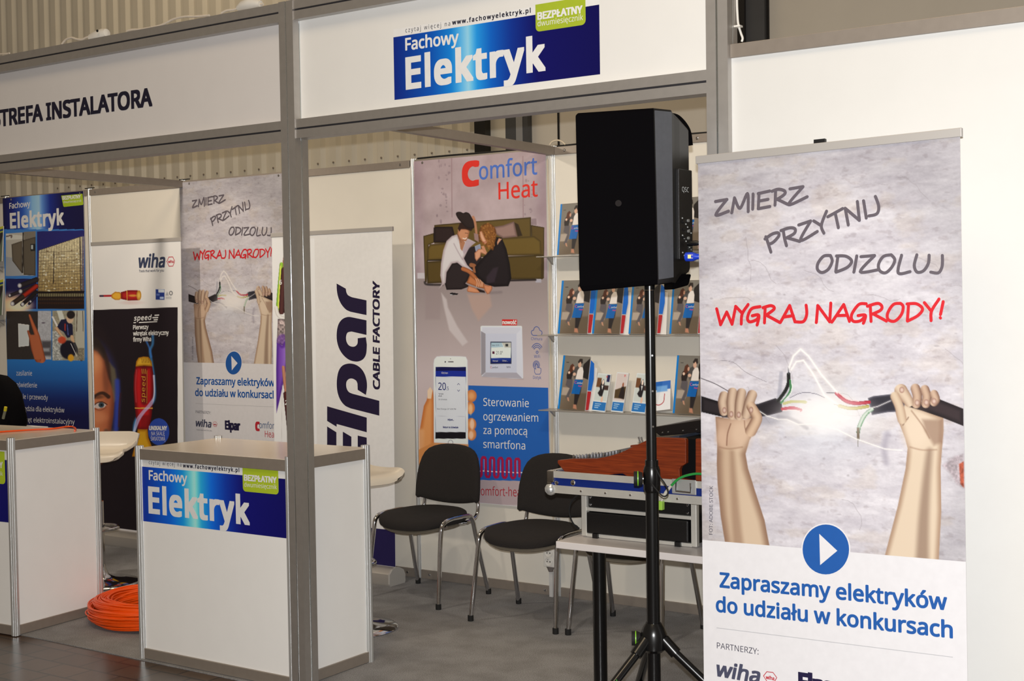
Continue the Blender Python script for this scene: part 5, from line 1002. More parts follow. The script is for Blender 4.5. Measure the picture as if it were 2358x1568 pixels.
lid.hexa(q0, q1); lid.build('meter_bridge', mk('black_hammer_paint', (20, 15, 15), .35, bump=.1, nscale=200), lb, bevel=.004)
for x in (1526, 1539, 1573, 1604): P = ony(x, 996 - (x - 1526) * .09, LY); MB().lathe([(.004, 0), (.003, .003), (.001, .004)], (P[0], LY, P[2]), 8, Matrix.Rotation(R(90), 4, 'X')).build('bolt', CHROME, lb)
P = ony(1530, 1004, LY)
for xx in (-2.24, -2.0): MB().box(xx - .02, xx + .02, LY + .02, LY + .06, .99, 1.175).build('support_bracket', BLACK, lb)
# things stuffed behind the cheek
def cable(name, pts, r, mat, label, n=8, cat='cable', seg=8): return tag(MB().tube(spline(pts, n), r, seg).build(name, mat, smooth=60), label, cat)
loom = []
for k in range(6): loom.append([(-2.145 + .006 * k, 4.47, 1.115 - .01 * k), (-2.15 + .012 * k, 4.48, 1.06), (-2.12 + .008 * k, 4.478, 1.01), (-2.10, 4.48, .992)])
mbl = MB()
for p in loom: mbl.tube(spline(p, 6), .004, 6)
mbl.build('cable_loom', RUB, md, smooth=60)
tag(MB().prism([(0, 0), (.06, .03), (.055, -.035)], lambda a, b, h: (-2.150 + a, 4.50 + h, 1.125 + b), 0, .004).build('pink_plastic_tag', mk('pink_red_plastic', (206, 62, 74), .4)), None)
MATS_tag = bpy.data.objects['pink_plastic_tag']; MATS_tag.parent = md; WM_t = WM[md.name]; MATS_tag.location = Vector(MATS_tag.location) - Vector(md.location)
GRN = mk('green_cable_sheath', (40, 150, 66), .4, noise=.05, nscale=60); GREYB = mk('pale_boot', (200, 196, 184), .5)
gp = [ony(x, y, 4.385) for x, y in ((1522, 1156), (1533, 1134), (1546, 1118), (1562, 1103), (1584, 1094), (1612, 1091), (1650, 1100))]
cg = thing('signal_cable', tuple(gp[0]), 'bright green cable plugged in front of the blue flight case', 'cable')
MB().tube(spline(gp[2:], 8), .0048, 8).build('sheath', GRN, cg, smooth=60); MB().tube(gp[:3], [.004, .0065, .0055], 8).build('strain_relief', GREYB, cg, smooth=60)
MB().box(gp[0][0] - .012, gp[0][0] + .008, 4.378, 4.40, gp[0][2] - .03, gp[0][2] + .004).build('plug', mk('yellow_green_plug', (150, 196, 70), .4), cg, bevel=.003)
cable('power_cable', [ony(x, y, 4.60) for x, y in ((1340, 1138), (1328, 1142), (1315, 1157), (1311, 1180), (1319, 1204), (1334, 1217))] , .0035, RUB, 'thin black cable looping down the left side of the equipment rack')

# ================================================================== loudspeaker on its stand
PO = np.array([-2.102, 3.95, 0.0]); vd = np.array([-.482, .876, 0]); rd = np.array([.876, .482, 0])
sk = thing('loudspeaker', (PO[0], PO[1], 1.69), 'big black loudspeaker mounted on the tripod stand', 'loudspeaker')
FO = PO - vd * .15
def fpt(x, y, b=0.0): return onp(x, y, FO + vd * b, -vd)
def W(a, b, z): return tuple(PO + rd * a + vd * b + np.array([0, 0, z]))
CAB = mk('matt_black_cabinet', (5, 4, 6), .8, spec=.04); CABR = mk('satin_black_shell', (10, 10, 11), .42, spec=.5); CABG = mk('grey_strip_plastic', (78, 80, 86), .45, noise=.08, nscale=60)
TLc, TRc, BRc, BLc = (fpt(*q) for q in ((1325, 260), (1505, 247.5), (1515, 656), (1335, 672)))
cols = []   # vertical edges of the cabinet: (bottom, top)
a_of = lambda P: float(np.dot(P - PO, rd))
cols.append((W(-.232, .14, 1.70), W(-.240, .14, 2.30)))
cols.append((tuple(BLc), tuple(TLc))); cols.append((tuple(BRc), tuple(TRc)))
cab = MB()
side_rings = []
plan = [(-.235, .15, 1.70, 2.315), (None, 0), (None, 1), (.078, -.100, 1.724, 2.292), (.086, -.085, 1.726, 2.275), (.104, -.055, 1.75, 2.268), (.137, .01, 1.76, 2.240), (.12, .11, 1.75, 2.235)]
bot, topv = [], []
for q in plan:
    if q[0] is None: bot.append(tuple(cols[1 + q[1]][0])); topv.append(tuple(cols[1 + q[1]][1]))
    else: bot.append(W(q[0], q[1], q[2])); topv.append(W(q[0], q[1], q[3]))
n = len(bot); mid = []
def lerp(a, b, t): return tuple(np.array(a) * (1 - t) + np.array(b) * t)
cen = np.mean(np.array(topv), 0); cenb = np.mean(np.array(bot), 0)
ringA = [lerp(bot[i], topv[i], .03) for i in range(n)]; ringB = [lerp(bot[i], topv[i], .985) for i in range(n)]
ringT = [tuple(np.array(lerp(topv[i], cen, .03))) for i in range(n)]; ringBt = [tuple(np.array(lerp(bot[i], cenb, .04))) for i in range(n)]
allr = [ringBt, ringA, ringB, ringT]; cab.v = [p for r in allr for p in r]
FRONTF = []
for i in range(3):
    for k in range(n): cab.f.append((i * n + k, i * n + (k + 1) % n, (i + 1) * n + (k + 1) % n, (i + 1) * n + k))
cab.f += [tuple(range(n))[::-1], tuple(range(3 * n, 4 * n))]
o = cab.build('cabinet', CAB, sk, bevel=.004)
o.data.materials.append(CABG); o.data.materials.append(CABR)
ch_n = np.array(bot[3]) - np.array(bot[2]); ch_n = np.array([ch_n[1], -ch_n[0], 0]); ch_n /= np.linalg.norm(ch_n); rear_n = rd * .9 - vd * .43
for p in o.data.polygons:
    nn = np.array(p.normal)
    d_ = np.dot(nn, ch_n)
    if d_ > .992: p.material_index = 1  # angled strip set to a lighter grey than the rest of the cabinet
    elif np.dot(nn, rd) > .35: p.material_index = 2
dot = fpt(1424, 468); MB().tube([tuple(dot - vd * .0015), tuple(dot + vd * .003)], .0105, 24).build('side_plug', mk('dark_insert', (40, 37, 37), .8, spec=.03), sk)
# handle recess on top of the rear shell
hp = [W(.088, .0, 2.262), W(.118, .01, 2.25), W(.138, .03, 2.20)]
MB().tube(spline([W(.07, .04, 2.285), W(.10, .05, 2.278), W(.13, .06, 2.24), W(.138, .065, 2.19)], 6), .016, 10).build('handle', CAB, sk, smooth=60)
# amplifier panel with its print, knobs and sockets
pa, pb = np.array(W(.091, -.078, 0)), np.array(W(.138, .006, 0)); pu = (pb - pa); pl = np.linalg.norm(pu); pu /= pl; pn = np.array([pu[1], -pu[0], 0])
MB().hexa([tuple(pa + pn * e + np.array([0, 0, 1.80])) for e in (-.004, .010)] + [tuple(pb + pn * e + np.array([0, 0, 1.80])) for e in (.010, -.004)], [tuple(pa + pn * e + np.array([0, 0, 2.10])) for e in (-.004, .010)] + [tuple(pb + pn * e + np.array([0, 0, 2.10])) for e in (.010, -.004)]).build('amplifier_panel', BLACK, sk, bevel=.003)
shA = Sheet(pa + pn * .0102 + np.array([0, 0, 2.10]), pu, (0, 0, 1)); WH = mk('panel_white_print', (196, 200, 200), .5)
w = MB()
def ab(a, b): return tuple(float(q) for q in proj(shA.at(a * pl, b)))
def atext(txt, a0, a1, b, h): L_, R2 = ab(a0, b), ab(a1, b); hp_ = abs(ab(a0, b + h)[1] - L_[1]); shA.text(w, txt, L_, R2, hp_, lift=.0006)
atext('QSC', .2, .72, -.075, .016); w.build('panel_logo', WH, sk, recalc=False)
for k in range(14):
    a, b = .15 + .13 * (k * 7 % 6), -.165 - .0095 * k; P = [tuple(shA.at((a + e) * pl, b + g, .0008)) for e, g in ((0, 0), (.1, 0), (.1, .004), (0, .004))]; MB().add(P, [(0, 1, 2, 3)]).build('panel_print', WH, sk, recalc=False)
for k, (a, b) in enumerate(((.25, -.175), (.6, -.17), (.3, -.20), (.62, -.205), (.28, -.225), (.6, -.228))):
    P = shA.at(a * pl, b); MB().tube([tuple(P), tuple(P + pn * .006)], .005, 10).build('gain_knob', mk('pale_knob', (120, 120, 118), .4) if k % 2 else BLACK, sk)
for k in range(8): P0_, P1_ = shA.at(.62 * pl, -.238 - k * .006, .001), shA.at(.95 * pl, -.238 - k * .006, .001); MB().tube([tuple(P0_), tuple(P1_)], .0012, 4).build('heat_fin', mk('grey_fin', (70, 78, 80), .4), sk)
MB().hexa([W(.075, -.06, 1.70), W(.13, -.02, 1.715), W(.13, .09, 1.715), W(.05, .09, 1.70)], [W(.085, -.07, 1.752), W(.14, -.01, 1.752), W(.14, .09, 1.752), W(.05, .09, 1.752)]).build('rear_foot', CAB, sk, bevel=.006)
# plugs and leads
bp0 = shA.at(.16 * pl, -.292, .016); bl = thing('power_lead', tuple(bp0), 'black lead with a bright blue plug in the back of the loudspeaker', 'cable')
BLU = mk('blue_plug_plastic', (24, 60, 190), .35)
q0_ = np.array(bp0)
MB().tube([q0_, q0_ + pn * .024, q0_ + pn * .036 + pu * .006, q0_ + pn * .056 + pu * .012], [.0155, .0155, .010, .0075], 14).build('plug', BLU, bl, smooth=40)
lt_ = -vd; ls_ = np.cross(lt_, [0, 0, 1.0]); ls_ = ls_ * np.sign(np.dot(ls_, rd)); lc_ = q0_ + pn * .013
MB().hexa([tuple(lc_ + lt_ * .0148 + ls_ * a + np.array([0, 0, z])) for a, z in ((-.008, -.006), (.008, -.006), (.008, .006), (-.008, .006))], [tuple(lc_ + lt_ * .0185 + ls_ * a + np.array([0, 0, z])) for a, z in ((-.008, -.006), (.008, -.006), (.008, .006), (-.008, .006))]).build('yellow_latch', mk('yellow_plastic', (236, 200, 40), .4), bl)
e0_ = q0_ + pn * .055 + pu * .012
MB().tube(spline([e0_, e0_ + np.array([.02, .01, -.008]), e0_ + np.array([.045, .03, -.04]), e0_ + np.array([.075, .06, -.12])], 8), .0048, 8).build('lead', RUB, bl, smooth=60)
x0_ = shA.at(.40 * pl, -.247, .0105)
sl_ = thing('signal_lead', tuple(x0_), 'black signal lead curving out of the back of the loudspeaker', 'cable')
MB().tube([x0_, x0_ + pn * .03, x0_ + pn * .045 + pu * .004], [.009, .009, .006], 12).build('connector', BLACKG, sl_, smooth=40)
MB().tube(spline([x0_ + pn * .045, x0_ + pn * .06 + np.array([.02, .0, -.005]), x0_ + pn * .07 + np.array([.05, .03, -.05]), x0_ + pn * .06 + np.array([.07, .06, -.15])], 8), .0045, 8).build('lead', RUB, sl_, smooth=60)

sx, sy = PO[0], PO[1]
MB().cyl((sx, sy, 1.701), (sx, sy, 1.735), .0178, 20).build('pole_socket', BLACKG, sk, smooth=50)
st = thing('speaker_stand', (sx, sy, 0), 'black tripod stand with green-ringed knobs holding up the loudspeaker', 'stand')
MB().cyl((sx, sy, 1.10), (sx, sy, 1.70), .0175, 20).build('upper_tube', BLACKG, st, smooth=50)
MB().cyl((sx, sy, .30), (sx, sy, 1.125), .0225, 20).build('lower_tube', BLACKG, st, smooth=50)
MB().lathe([(.024, 0), (.029, .01), (.029, .075), (.024, .09)], (sx, sy, 1.015), 20).build('height_collar', BLACKG, st, smooth=40)
MB().lathe([(.03, 0), (.044, .012), (.046, .06), (.036, .085), (.026, .10)], (sx, sy, .47), 20).build('leg_hub', BLACKG, st, smooth=40)
MB().lathe([(.026, 0), (.036, .01), (.036, .04), (.026, .05)], (sx, sy, .28), 20).build('lower_collar', BLACKG, st, smooth=40)
KG = mk('lime_ring', (130, 200, 40), .4)
def knob(z, name, sh=0):
    d = -rd; b = PO + rd * sh + np.array([0, 0, z])
    k = MB().tube([tuple(b + d * .045), tuple(b + d * .058), tuple(b + d * .058), tuple(b + d * .075)], [.02, .025, .025, .024], 18).build(name, RUB, st, smooth=40)
    MB().tube([tuple(b + d * .0595), tuple(b + d * .0625)], .0256, 18).build('lime_ring', KG, k, smooth=40); MB().tube([tuple(b + d * .02), tuple(b + d * .046)], .007, 10).build('spindle', CHROME, k, smooth=40)
knob(1.062, 'clamp_knob', .014); knob(.515, 'clamp_knob')
for z in (1.48, 1.36, 1.24): P = PO - vd * .0172 + rd * .006 + np.array([0, 0, z]); MB().tube([tuple(P), tuple(P - vd * .002)], .0035, 8).build('pin_hole', CHROME, st)
for az in (8, -112, 128):
    d = np.array([math.cos(R(az)), math.sin(R(az)), 0]); h = PO + np.array([0, 0, .50]); b0_ = h + d * .045; b1_ = PO + d * .62 + np.array([0, 0, .02])
    lg = MB().tube([tuple(b0_), tuple(b1_)], .0145, 14).build('leg', BLACKG, st, smooth=50)
    MB().tube([tuple(b0_ - d * .01 + np.array([0, 0, .015])), tuple(lerp(b0_, b1_, .06))], .021, 12).build('leg_bracket', BLACKG, lg, smooth=40)
    MB().tube([tuple(PO + d * .04 + np.array([0, 0, .30])), tuple(lerp(b0_, b1_, .45))], .008, 8).build('brace', BLACKG, lg, smooth=50)
    MB().lathe([(.016, 0), (.019, .01), (.016, .045)], tuple(PO + d * .62), 12).build('rubber_foot', RUB, lg, smooth=40)
    if az == -112:
        ax_ = np.array(b1_) - np.array(b0_); ln = np.linalg.norm(ax_); ax_ /= ln; side = np.cross(ax_, -vd); side /= np.linalg.norm(side); nn_ = np.cross(side, ax_); nn_ = nn_ if np.dot(nn_, -vd) > 0 else -nn_
        upv = np.cross(nn_, -ax_); sg = Sheet(np.array(b0_) + ax_ * .215 + nn_ * .0148 - upv * .005, -ax_, upv); w = MB(); v_, f_ = glyphs('Gravity', 1.0, .15)
        w.add([sg.at(x * .0125, y * .0125 + .0, .0006) for x, y in v_], f_); w.build('green_lettering', mk('green_print', (70, 190, 50), .5), lg, recalc=False)
cable('tie_cord', [ony(x, y, 3.925) for x, y in ((1512, 1082), (1520, 1098), (1530, 1112), (1538, 1128), (1536, 1140), (1526, 1142), (1512, 1128), (1500, 1112), (1494, 1100))], .0025, RUB, 'thin black cord tied around the stand below its upper knob')

# ================================================================== brochure shelves
SHM = mk('grey_shelf_metal', (176, 172, 166), .35, .3)
SHZ_ = [1.912, 1.478, 1.062]; SHN = ['upper', 'middle', 'lower']
for z, nm in zip(SHZ_, SHN):
    t = thing('brochure_shelf', (-3.44, 6.18, z), nm + ' thin grey wall shelf holding brochures behind the loudspeaker stand', 'shelf')
    MB().box(-3.965, -2.955, 6.125, YB - .013, z - .005, z).build('shelf_board', SHM, t, bevel=.001)
    for x in (-3.932, -2.952): MB().prism([(6.19, z - .005), (6.244, z - .005), (6.244, z - .045)], lambda a, b, h: (x + h, a, b), -.006, .006).build('bracket', SHM, t)
for xl, zz in ((-8.99, 1.995), (-8.99, 1.585)):
    t = thing('brochure_shelf', (-9.4, 6.18, zz - .005), ('upper' if zz > 1.8 else 'lower') + ' thin wall shelf cut off by the left edge of the picture', 'shelf')
    MB().box(-9.88, -8.925, 6.125, YB - .013, zz - .005, zz).build('shelf_board', SHM, t); MB().prism([(6.19, zz - .005), (6.244, zz - .005), (6.244, zz - .045)], lambda a, b, h: (-8.95 + h, a, b), -.006, .006).build('bracket', SHM, t)

WBB = (222, 214, 204)
def couple_art(c):
    """cover: a couple leaning over a phone, blue spine and blue name panel; u right, v down, 0-100 by 0-165"""
    c.c[:] = (120, 106, 92); P = c.poly
    c.rect(0, 0, 100, 165, (126, 112, 98), grad=((108, 92, 76), 0, 60, 0, 165)); c.rect(0, 0, 100, 60, (120, 112, 100), f=6); c.rect(0, 112, 100, 165, (118, 102, 84), f=4, grad=((96, 80, 62), 0, 120, 60, 165))
    P([(78, 24), (100, 4), (100, 70), (70, 62)], (34, 28, 26), f=1); P([(38, 42), (60, 28), (66, 40), (50, 70)], (74, 68, 64), f=2); c.rect(14, 20, 24, 22, (60, 54, 48), f=.6)
    P([(10, 98), (40, 98), (44, 110), (40, 122), (8, 122)], (168, 150, 132), f=2); P([(24, 62), (36, 60), (44, 76), (44, 110), (34, 132), (24, 130), (36, 100), (20, 92)], (88, 80, 80), f=2); P([(20, 60), (24, 46), (34, 40), (44, 52), (38, 72), (22, 72)], (38, 30, 28), f=1.5)
    P([(26, 50), (30, 30), (38, 24), (44, 30), (43, 44), (36, 52), (26, 60)], (86, 46, 30), f=1.2); c.ell(43, 38, 3.5, 6, (200, 146, 118), f=.2); c.ell(28, 52, 4, 4, (224, 188, 160), f=.2); c.ell(48, 56, 6, 5, (212, 168, 140), f=.3)
    P([(58, 44), (66, 32), (76, 34), (80, 46), (80, 70), (54, 72)], (222, 208, 194), f=1.2); c.ell(64, 26, 6, 9, (206, 160, 132), f=.15); P([(56, 18), (62, 8), (72, 8), (74, 20), (70, 24), (66, 16), (60, 22)], (44, 34, 30), f=1)
    P([(54, 72), (80, 72), (78, 108), (72, 130), (68, 150), (58, 148), (56, 110)], (36, 30, 30), f=2); P([(30, 128), (36, 128), (40, 140), (34, 138)], (186, 134, 106), f=1.5); P([(56, 148), (66, 148), (70, 162), (56, 160)], (178, 120, 92), f=2)
    P([(52, 72), (82, 72), (74, 116), (44, 116)], (0, 92, 164), f=.8, a=.93); c.rect(-1, 0, 7, 165, (0, 116, 186), f=.6)
def leaf_art(kind):
    def f(c):
        c.c[:] = (214, 214, 208); c.rect(4, 4, 96, 118, (196, 198, 188) if kind == 0 else (206, 188, 178), f=2)
        if kind == 0:
            c.rect(4, 20, 36, 60, (108, 66, 36), f=3); c.rect(60, 50, 96, 70, (64, 42, 36), f=3); c.rect(74, 4, 96, 34, (28, 30, 74), f=2); c.poly([(30, 58), (40, 34), (52, 24), (62, 40), (66, 70), (60, 100), (40, 98), (24, 86), (36, 70)], (28, 22, 26), f=3); c.ell(50, 38, 7, 11, (232, 206, 186), f=.15); c.poly([(44, 52), (56, 52), (52, 72)], (226, 220, 210), f=2); c.ell(62, 112, 8, 14, (222, 178, 150), f=.3)
        else:
            c.poly([(6, 74), (60, 62), (96, 56), (96, 108), (10, 108)], (78, 58, 32), f=3); c.poly([(44, 104), (58, 60), (74, 54), (90, 80), (92, 110)], (34, 24, 24), f=4); c.ell(68, 50, 7, 9, (150, 84, 56), f=.3)
        c.rect(2, 124, 98, 160, (36, 108, 170), f=1); c.ell(72, 12, 5, 5, (200, 60, 60), f=.3, a=.7)
        for k in range(3): c.rect(16, 131 + k * 8, 62 - k * 8, 134 + k * 8, (214, 226, 236), f=1, a=.8)
    return f
def box_art(c):
    c.c[:] = (226, 220, 214); c.rect(-1, -1, 101, 48, (40, 100, 176), f=1); c.rect(10, 26, 80, 60, (110, 160, 210), f=6); c.rect(-1, 62, 101, 70, (226, 218, 214)); c.line([(8, 130), (30, 134), (56, 118), (62, 74)], 5, (170, 40, 50))
class LeafSheet(Sheet):
    def __init__(s, O, u, w, W_, H_): super().__init__(O, u, w); s.W_, s.H_ = W_, H_
    def artpx(s, A, B): return A / s.W_ * 100, -B / s.H_ * 165
def leaflet(name, bl, tl, br, z, art, label, cat, group, thick=.006, logo=False, pages=False, y0=6.172):
    """leaning print: photo positions of its lower left, upper left and lower right corners give its place and size on the shelf"""
    A, B, C3 = ony(*bl, y0), ony(*tl, y0 + .052), ony(*br, y0)
    W_ = float(C3[0] - A[0]); H = float(B[2] - z); sl = float(B[0] - A[0])
    O = np.array([A[0] + sl, y0 + .052, z + H]); w = np.array([sl, .052, H]); Hs = np.linalg.norm(w); w /= Hs; u = np.array([1., 0, 0]); u -= w * np.dot(u, w); u /= np.linalg.norm(u); nv = np.cross(u, w)
    t = thing(name, (A[0] + W_ / 2, y0, z), label, cat, group)
    q = lambda a, b, k: tuple(O + u * a + w * b + nv * k)
    MB().hexa([q(0, -Hs, -thick), q(W_, -Hs, -thick), q(W_, 0, -thick), q(0, 0, -thick)], [q(0, -Hs, 0), q(W_, -Hs, 0), q(W_, 0, 0), q(0, 0, 0)]).build('pages', mk('white_paper', (226, 224, 222), .6), t)
    sh = LeafSheet(O, u, w, W_, Hs); sh.paint('printed_cover', .0, W_, 0, -Hs, .0024, art, WBB, t, lift=.0006)
    if logo:
        W1 = ink('cover_white', WBB, WBB); W2 = ink('cover_pink', (230, 50, 90), WBB)
        for txt, a, b, a2, h, m in (('C', .53, -.515, .60, .05, W2), ('omfort', .61, -.513, .82, .034, W1), ('Heat', .67, -.565, .80, .032, W2)):
            v, f = glyphs(txt); wid = v[:, 0].max(); mb = MB().add([sh.at((a + (a2 - a) * x / wid) * W_, (b + y * h) * Hs, .0012) for x, y in v], f); mb.build('cover_lettering', m, t, recalc=False)
    if pages:
        # the folder's pocket sheets fan out behind the cover on the right
        MB().hexa([q(W_ * .7, -Hs, -thick - .004), q(W_ * 1.28, -Hs, -.012 - thick), q(W_ * 1.22, -.06, -.014 - thick), q(W_ * .7, -.03, -thick - .004)], [q(W_ * .7, -Hs, -thick - .002), q(W_ * 1.28, -Hs, -.010 - thick), q(W_ * 1.22, -.06, -.012 - thick), q(W_ * .7, -.03, -thick - .002)]).build('inner_sheet', mk('white_paper', (226, 224, 222), .6), t)
        b1 = MB().add([q(W_ * 1.01, -Hs * .62, -.0035), q(W_ * 1.13, -Hs * .62, -.007), q(W_ * 1.17, -Hs * .4, -.008), q(W_ * 1.13, -Hs * .12, -.007), q(W_ * 1.01, -Hs * .06, -.0035)], [(0, 1, 2, 3, 4)]); b1.build('blue_page', ink('page_blue', (0, 92, 176), WBB), t, recalc=False)
        b1 = MB().add([q(W_ * 1.01, -Hs * .985, -.0035), q(W_ * 1.10, -Hs * .975, -.007), q(W_ * 1.13, -Hs * .64, -.007), q(W_ * 1.01, -Hs * .64, -.0035)], [(0, 1, 2, 3)]); b1.build('red_page', ink('page_red', (168, 26, 32), WBB), t, recalc=False)
    return t
zs = lambda x, y: (1220 + x / 5.227, 680 + y / 5.227)
GB = 'heating brochures on the wall shelves'
covers = [((1282.5, 588), (1291, 470), (1340, 588), 0, 'heating brochure on the upper shelf, half hidden by the left side of the loudspeaker'),
          ((1545, 576), (1551, 458), (1607, 574), 0, 'heating brochure on the upper shelf, seen between loudspeaker and roll-up'),
          ((1284, 766), (1294, 646), (1352, 764), 1, 'heating brochure at the left end of the middle shelf'),
          ((1363, 766), (1374, 648), (1427, 762), 1, 'second heating brochure from the left on the middle shelf'),
          ((1447, 765), (1457, 648), (1512, 762), 1, 'heating brochure on the middle shelf behind the stand pole'),
          ((1541, 764), (1550, 646), (1606, 762), 1, 'heating brochure at the right end of the middle shelf, next to the roll-up'),
          ((1284, 939), (1297.5, 818), (1347, 938), 2, 'heating brochure at the left end of the lower shelf'),
          ((1549, 946), (1559.5, 818), (1616, 945), 2, 'heating brochure at the right end of the lower shelf, partly behind the roll-up')]
for bl, tl, br, k, lab in covers: leaflet('brochure', bl, tl, br, SHZ_[k] + .006, couple_art, lab, 'brochure', GB, logo=True, pages=True)
GL = 'small leaflets on the lower shelf'
for bl, tl, br, kd, lab in (((1362, 939.5), (1377, 859), (1393, 938), 0, 'small leaflet with a woman in black, right of the first brochure on the lower shelf'),
                            ((1407, 940), (1421, 857), (1434, 937), 1, 'small leaflet with a brown sofa, in the middle of the lower shelf'),
                            ((1453, 941), (1467, 859), (1485, 939), 0, 'small leaflet with a woman in black, just left of the stand pole')):
    leaflet('leaflet', bl, tl, br, SHZ_[2] + .0045, leaf_art(kd), lab, 'leaflet', GL, thick=.010, y0=6.150)
leaflet('carton', (1508, 946), (1509, 880), (1543, 946), SHZ_[2] + .012, box_art, 'small white and blue carton with a red cable picture on the lower shelf', 'box', None, thick=.03, y0=6.20)
def mag_cover(c):
    c.c[:] = (96, 104, 84); c.rect(0, 0, 101, 22, (30, 60, 110), f=1); c.rect(50, -1, 101, 12, (190, 186, 50), f=1); c.rect(0, 22, 101, 28, (170, 178, 60), f=1); c.line([(90, 40), (70, 100), (40, 160)], 22, (44, 40, 40), f=3); c.rect(0, 100, 60, 166, (140, 150, 146), f=8)
for tl, bl, br, z, lab in (((-34, 533), (-38, 612), (3, 606), 1.9955, 'magazine on the upper shelf at the left edge of the picture'), ((-34, 654), (-38, 735), (3, 728), 1.5855, 'magazine on the lower shelf at the left edge of the picture')):
    leaflet('magazine', bl, tl, br, z, mag_cover, lab, 'magazine', 'magazines at the left edge')

# ================================================================== bar stools
SKN = 'white bar stools'
def make_stool(label):
    t = thing('bar_stool', (0, 0, 0), label, 'stool', SKN)
    MB().lathe([(.232, 0), (.234, .006), (.222, .014), (.16, .022), (.09, .034), (.05, .055), (.034, .09), (.030, .12)], (0, 0, 0), 40).build('base', CHROME, t, smooth=60)
    MB().cyl((0, 0, .11), (0, 0, .50), .030, 20).build('column', CHROME, t, smooth=50); MB().cyl((0, 0, .48), (0, 0, .752), .019, 16).build('gas_lift', BLACKG, t, smooth=50)
    fr = MB().tube([(.112 * math.sin(a), -.012 - .112 * math.cos(a), .34) for a in np.linspace(0, 2 * math.pi, 32, endpoint=False)], .011, 10, True); fr.build('footrest', CHROME, t, smooth=60)
    MB().box(-.08, .08, -.08, .08, .752, .768).build('swivel_plate', BLACKG, t, bevel=.004)
    # moulded shell: front lip, pan, low curved back
    path = spline([(-.215, -.030), (-.205, -.004), (-.17, .008), (-.06, .0), (.08, .0), (.145, .018), (.180, .06), (.198, .115)], 4); Wd = lambda i: .5 * np.interp(i / (len(path) - 1), [0, .12, .3, .55, .75, 1.0], [.34, .40, .39, .36, .40, .435])
    top_, bot_ = [], []
    for i, (y, z) in enumerate(path):
        r = []
        for j in range(15):
            u = -1 + 2 * j / 14; x = Wd(i) * u; lipz = .028 * abs(u) ** 5 * (1 if i < 22 else .0); back = -.035 * u * u * sst(.6, 1, i / (len(path) - 1)); cut = -.05 * max(0, abs(u) - .75) ** 2 * 4 * (i > len(path) - 4)
            r.append((x, y + back, .785 + z + lipz + cut))
        top_.append(r)
    P = np.array(top_); mb = MB().grid(P, True); o = mb.build('seat_shell', mk('ivory_stool_shell', (214, 203, 186), .35, noise=.01, nscale=20), t, smooth=70)
    sd_ = o.modifiers.new('thickness', 'SOLIDIFY'); sd_.thickness = .016; sd_.offset = 0; bv = o.modifiers.new('round', 'BEVEL'); bv.width = .004; bv.segments = 2; bv.limit_method = 'ANGLE'
    return t
s1 = make_stool('white shell bar stool seen between the two counters'); s1.location = (-6.50, 5.15, 0); s1.rotation_euler = (0, 0, R(38))
copy_thing(s1, (-4.456, 5.10, 0), R(72), 'white shell bar stool behind the right end of the middle counter')
pd_ = thing('display_plinth', (-7.55, 5.18, 0), 'plain white plinth under the black bag behind the left counter', 'plinth')
MB().box(-7.83, -7.27, 5.0, 5.36, .02, .885).build('body', PANELW, pd_, bevel=.003); MB().box(-7.84, -7.26, 4.99, 5.37, .885, .90).build('top', PANELW, pd_, bevel=.002); MB().box(-7.82, -7.28, 5.01, 5.35, 0, .02).build('base', ALUD, pd_)

# black bag sitting on the third stool
bag = thing('black_bag', (-7.55, 5.18, .90), 'rounded black bag with a small yellow tag behind the left counter', 'bag')
rings = []
for z, s_ in ((.901, .86), (.91, .95), (.93, 1.0), (.97, 1.0), (1.05, .95), (1.12, .86), (1.19, .68), (1.235, .42), (1.25, .02)):
    rings.append([(-7.55 + .285 * s_ * math.copysign(abs(math.cos(a)) ** .8, math.cos(a)) + .006 * math.sin(5 * a + z * 20), 5.18 + .105 * s_ * math.copysign(abs(math.sin(a)) ** .8, math.sin(a)), z) for a in np.linspace(0, 2 * math.pi, 28, endpoint=False)])
mb = MB(); mb.v = [p for r in rings for p in r]; mb.f = [(i * 28 + k, i * 28 + (k + 1) % 28, (i + 1) * 28 + (k + 1) % 28, (i + 1) * 28 + k) for i in range(8) for k in range(28)] + [tuple(range(28))[::-1], tuple(range(224, 252))]
mb.build('body', mk('black_nylon', (6, 5, 7), .9, spec=.1), bag, smooth=60)
P = ony(11, 953, 5.082); MB().tube([(P[0] - .012, 5.078, P[2] - .03), (P[0] + .010, 5.078, P[2] + .02)], .009, 8).build('grey_tag', mk('grey_tag', (120, 120, 100), .6), bag); MB().tube([(P[0] + .010, 5.078, P[2] + .02), (P[0] + .018, 5.078, P[2] + .045)], .010, 8).build('yellow_tag', mk('yellow_tag', (206, 190, 30), .5), bag)

# ================================================================== coil of orange cable
ORG = mk('orange_cable_sheath', (242, 84, 0), .42, noise=.05, nscale=30, spec=.5)
cc = np.array([-5.505, 4.705]); pts = []; NL = 135
for k in range(NL):
    phi = RNG.uniform(0, 6.28); rad = math.sqrt(RNG.uniform(.35, 1)); dr, dz = .074 * rad * math.cos(phi), .064 * rad * math.sin(phi); ph = RNG.uniform(0, 6.28); am = RNG.uniform(.0, .010); el = RNG.uniform(-.014, .014); tl_ = RNG.uniform(0, 6.28)
    for j in range(44):
        a = 2 * math.pi * j / 44; u = j / 44
        r_ = .268 + dr + am * math.sin(2 * a + ph) + el * math.cos(a + tl_)
        pts.append((cc[0] + r_ * 1.03 * math.cos(a), cc[1] + r_ * .97 * math.sin(a), max(.0055, .072 + dz + am * .6 * math.sin(3 * a + ph))))
P3 = np.array(pts)
for k in range(1, NL):    # ease each turn into the next
    for j in range(-5, 5): i = k * 44 + j; t_ = (j + 5) / 10; P3[i] = P3[i] * .5 + (P3[k * 44 - 6] * (1 - t_) + P3[k * 44 + 5] * t_) * .5
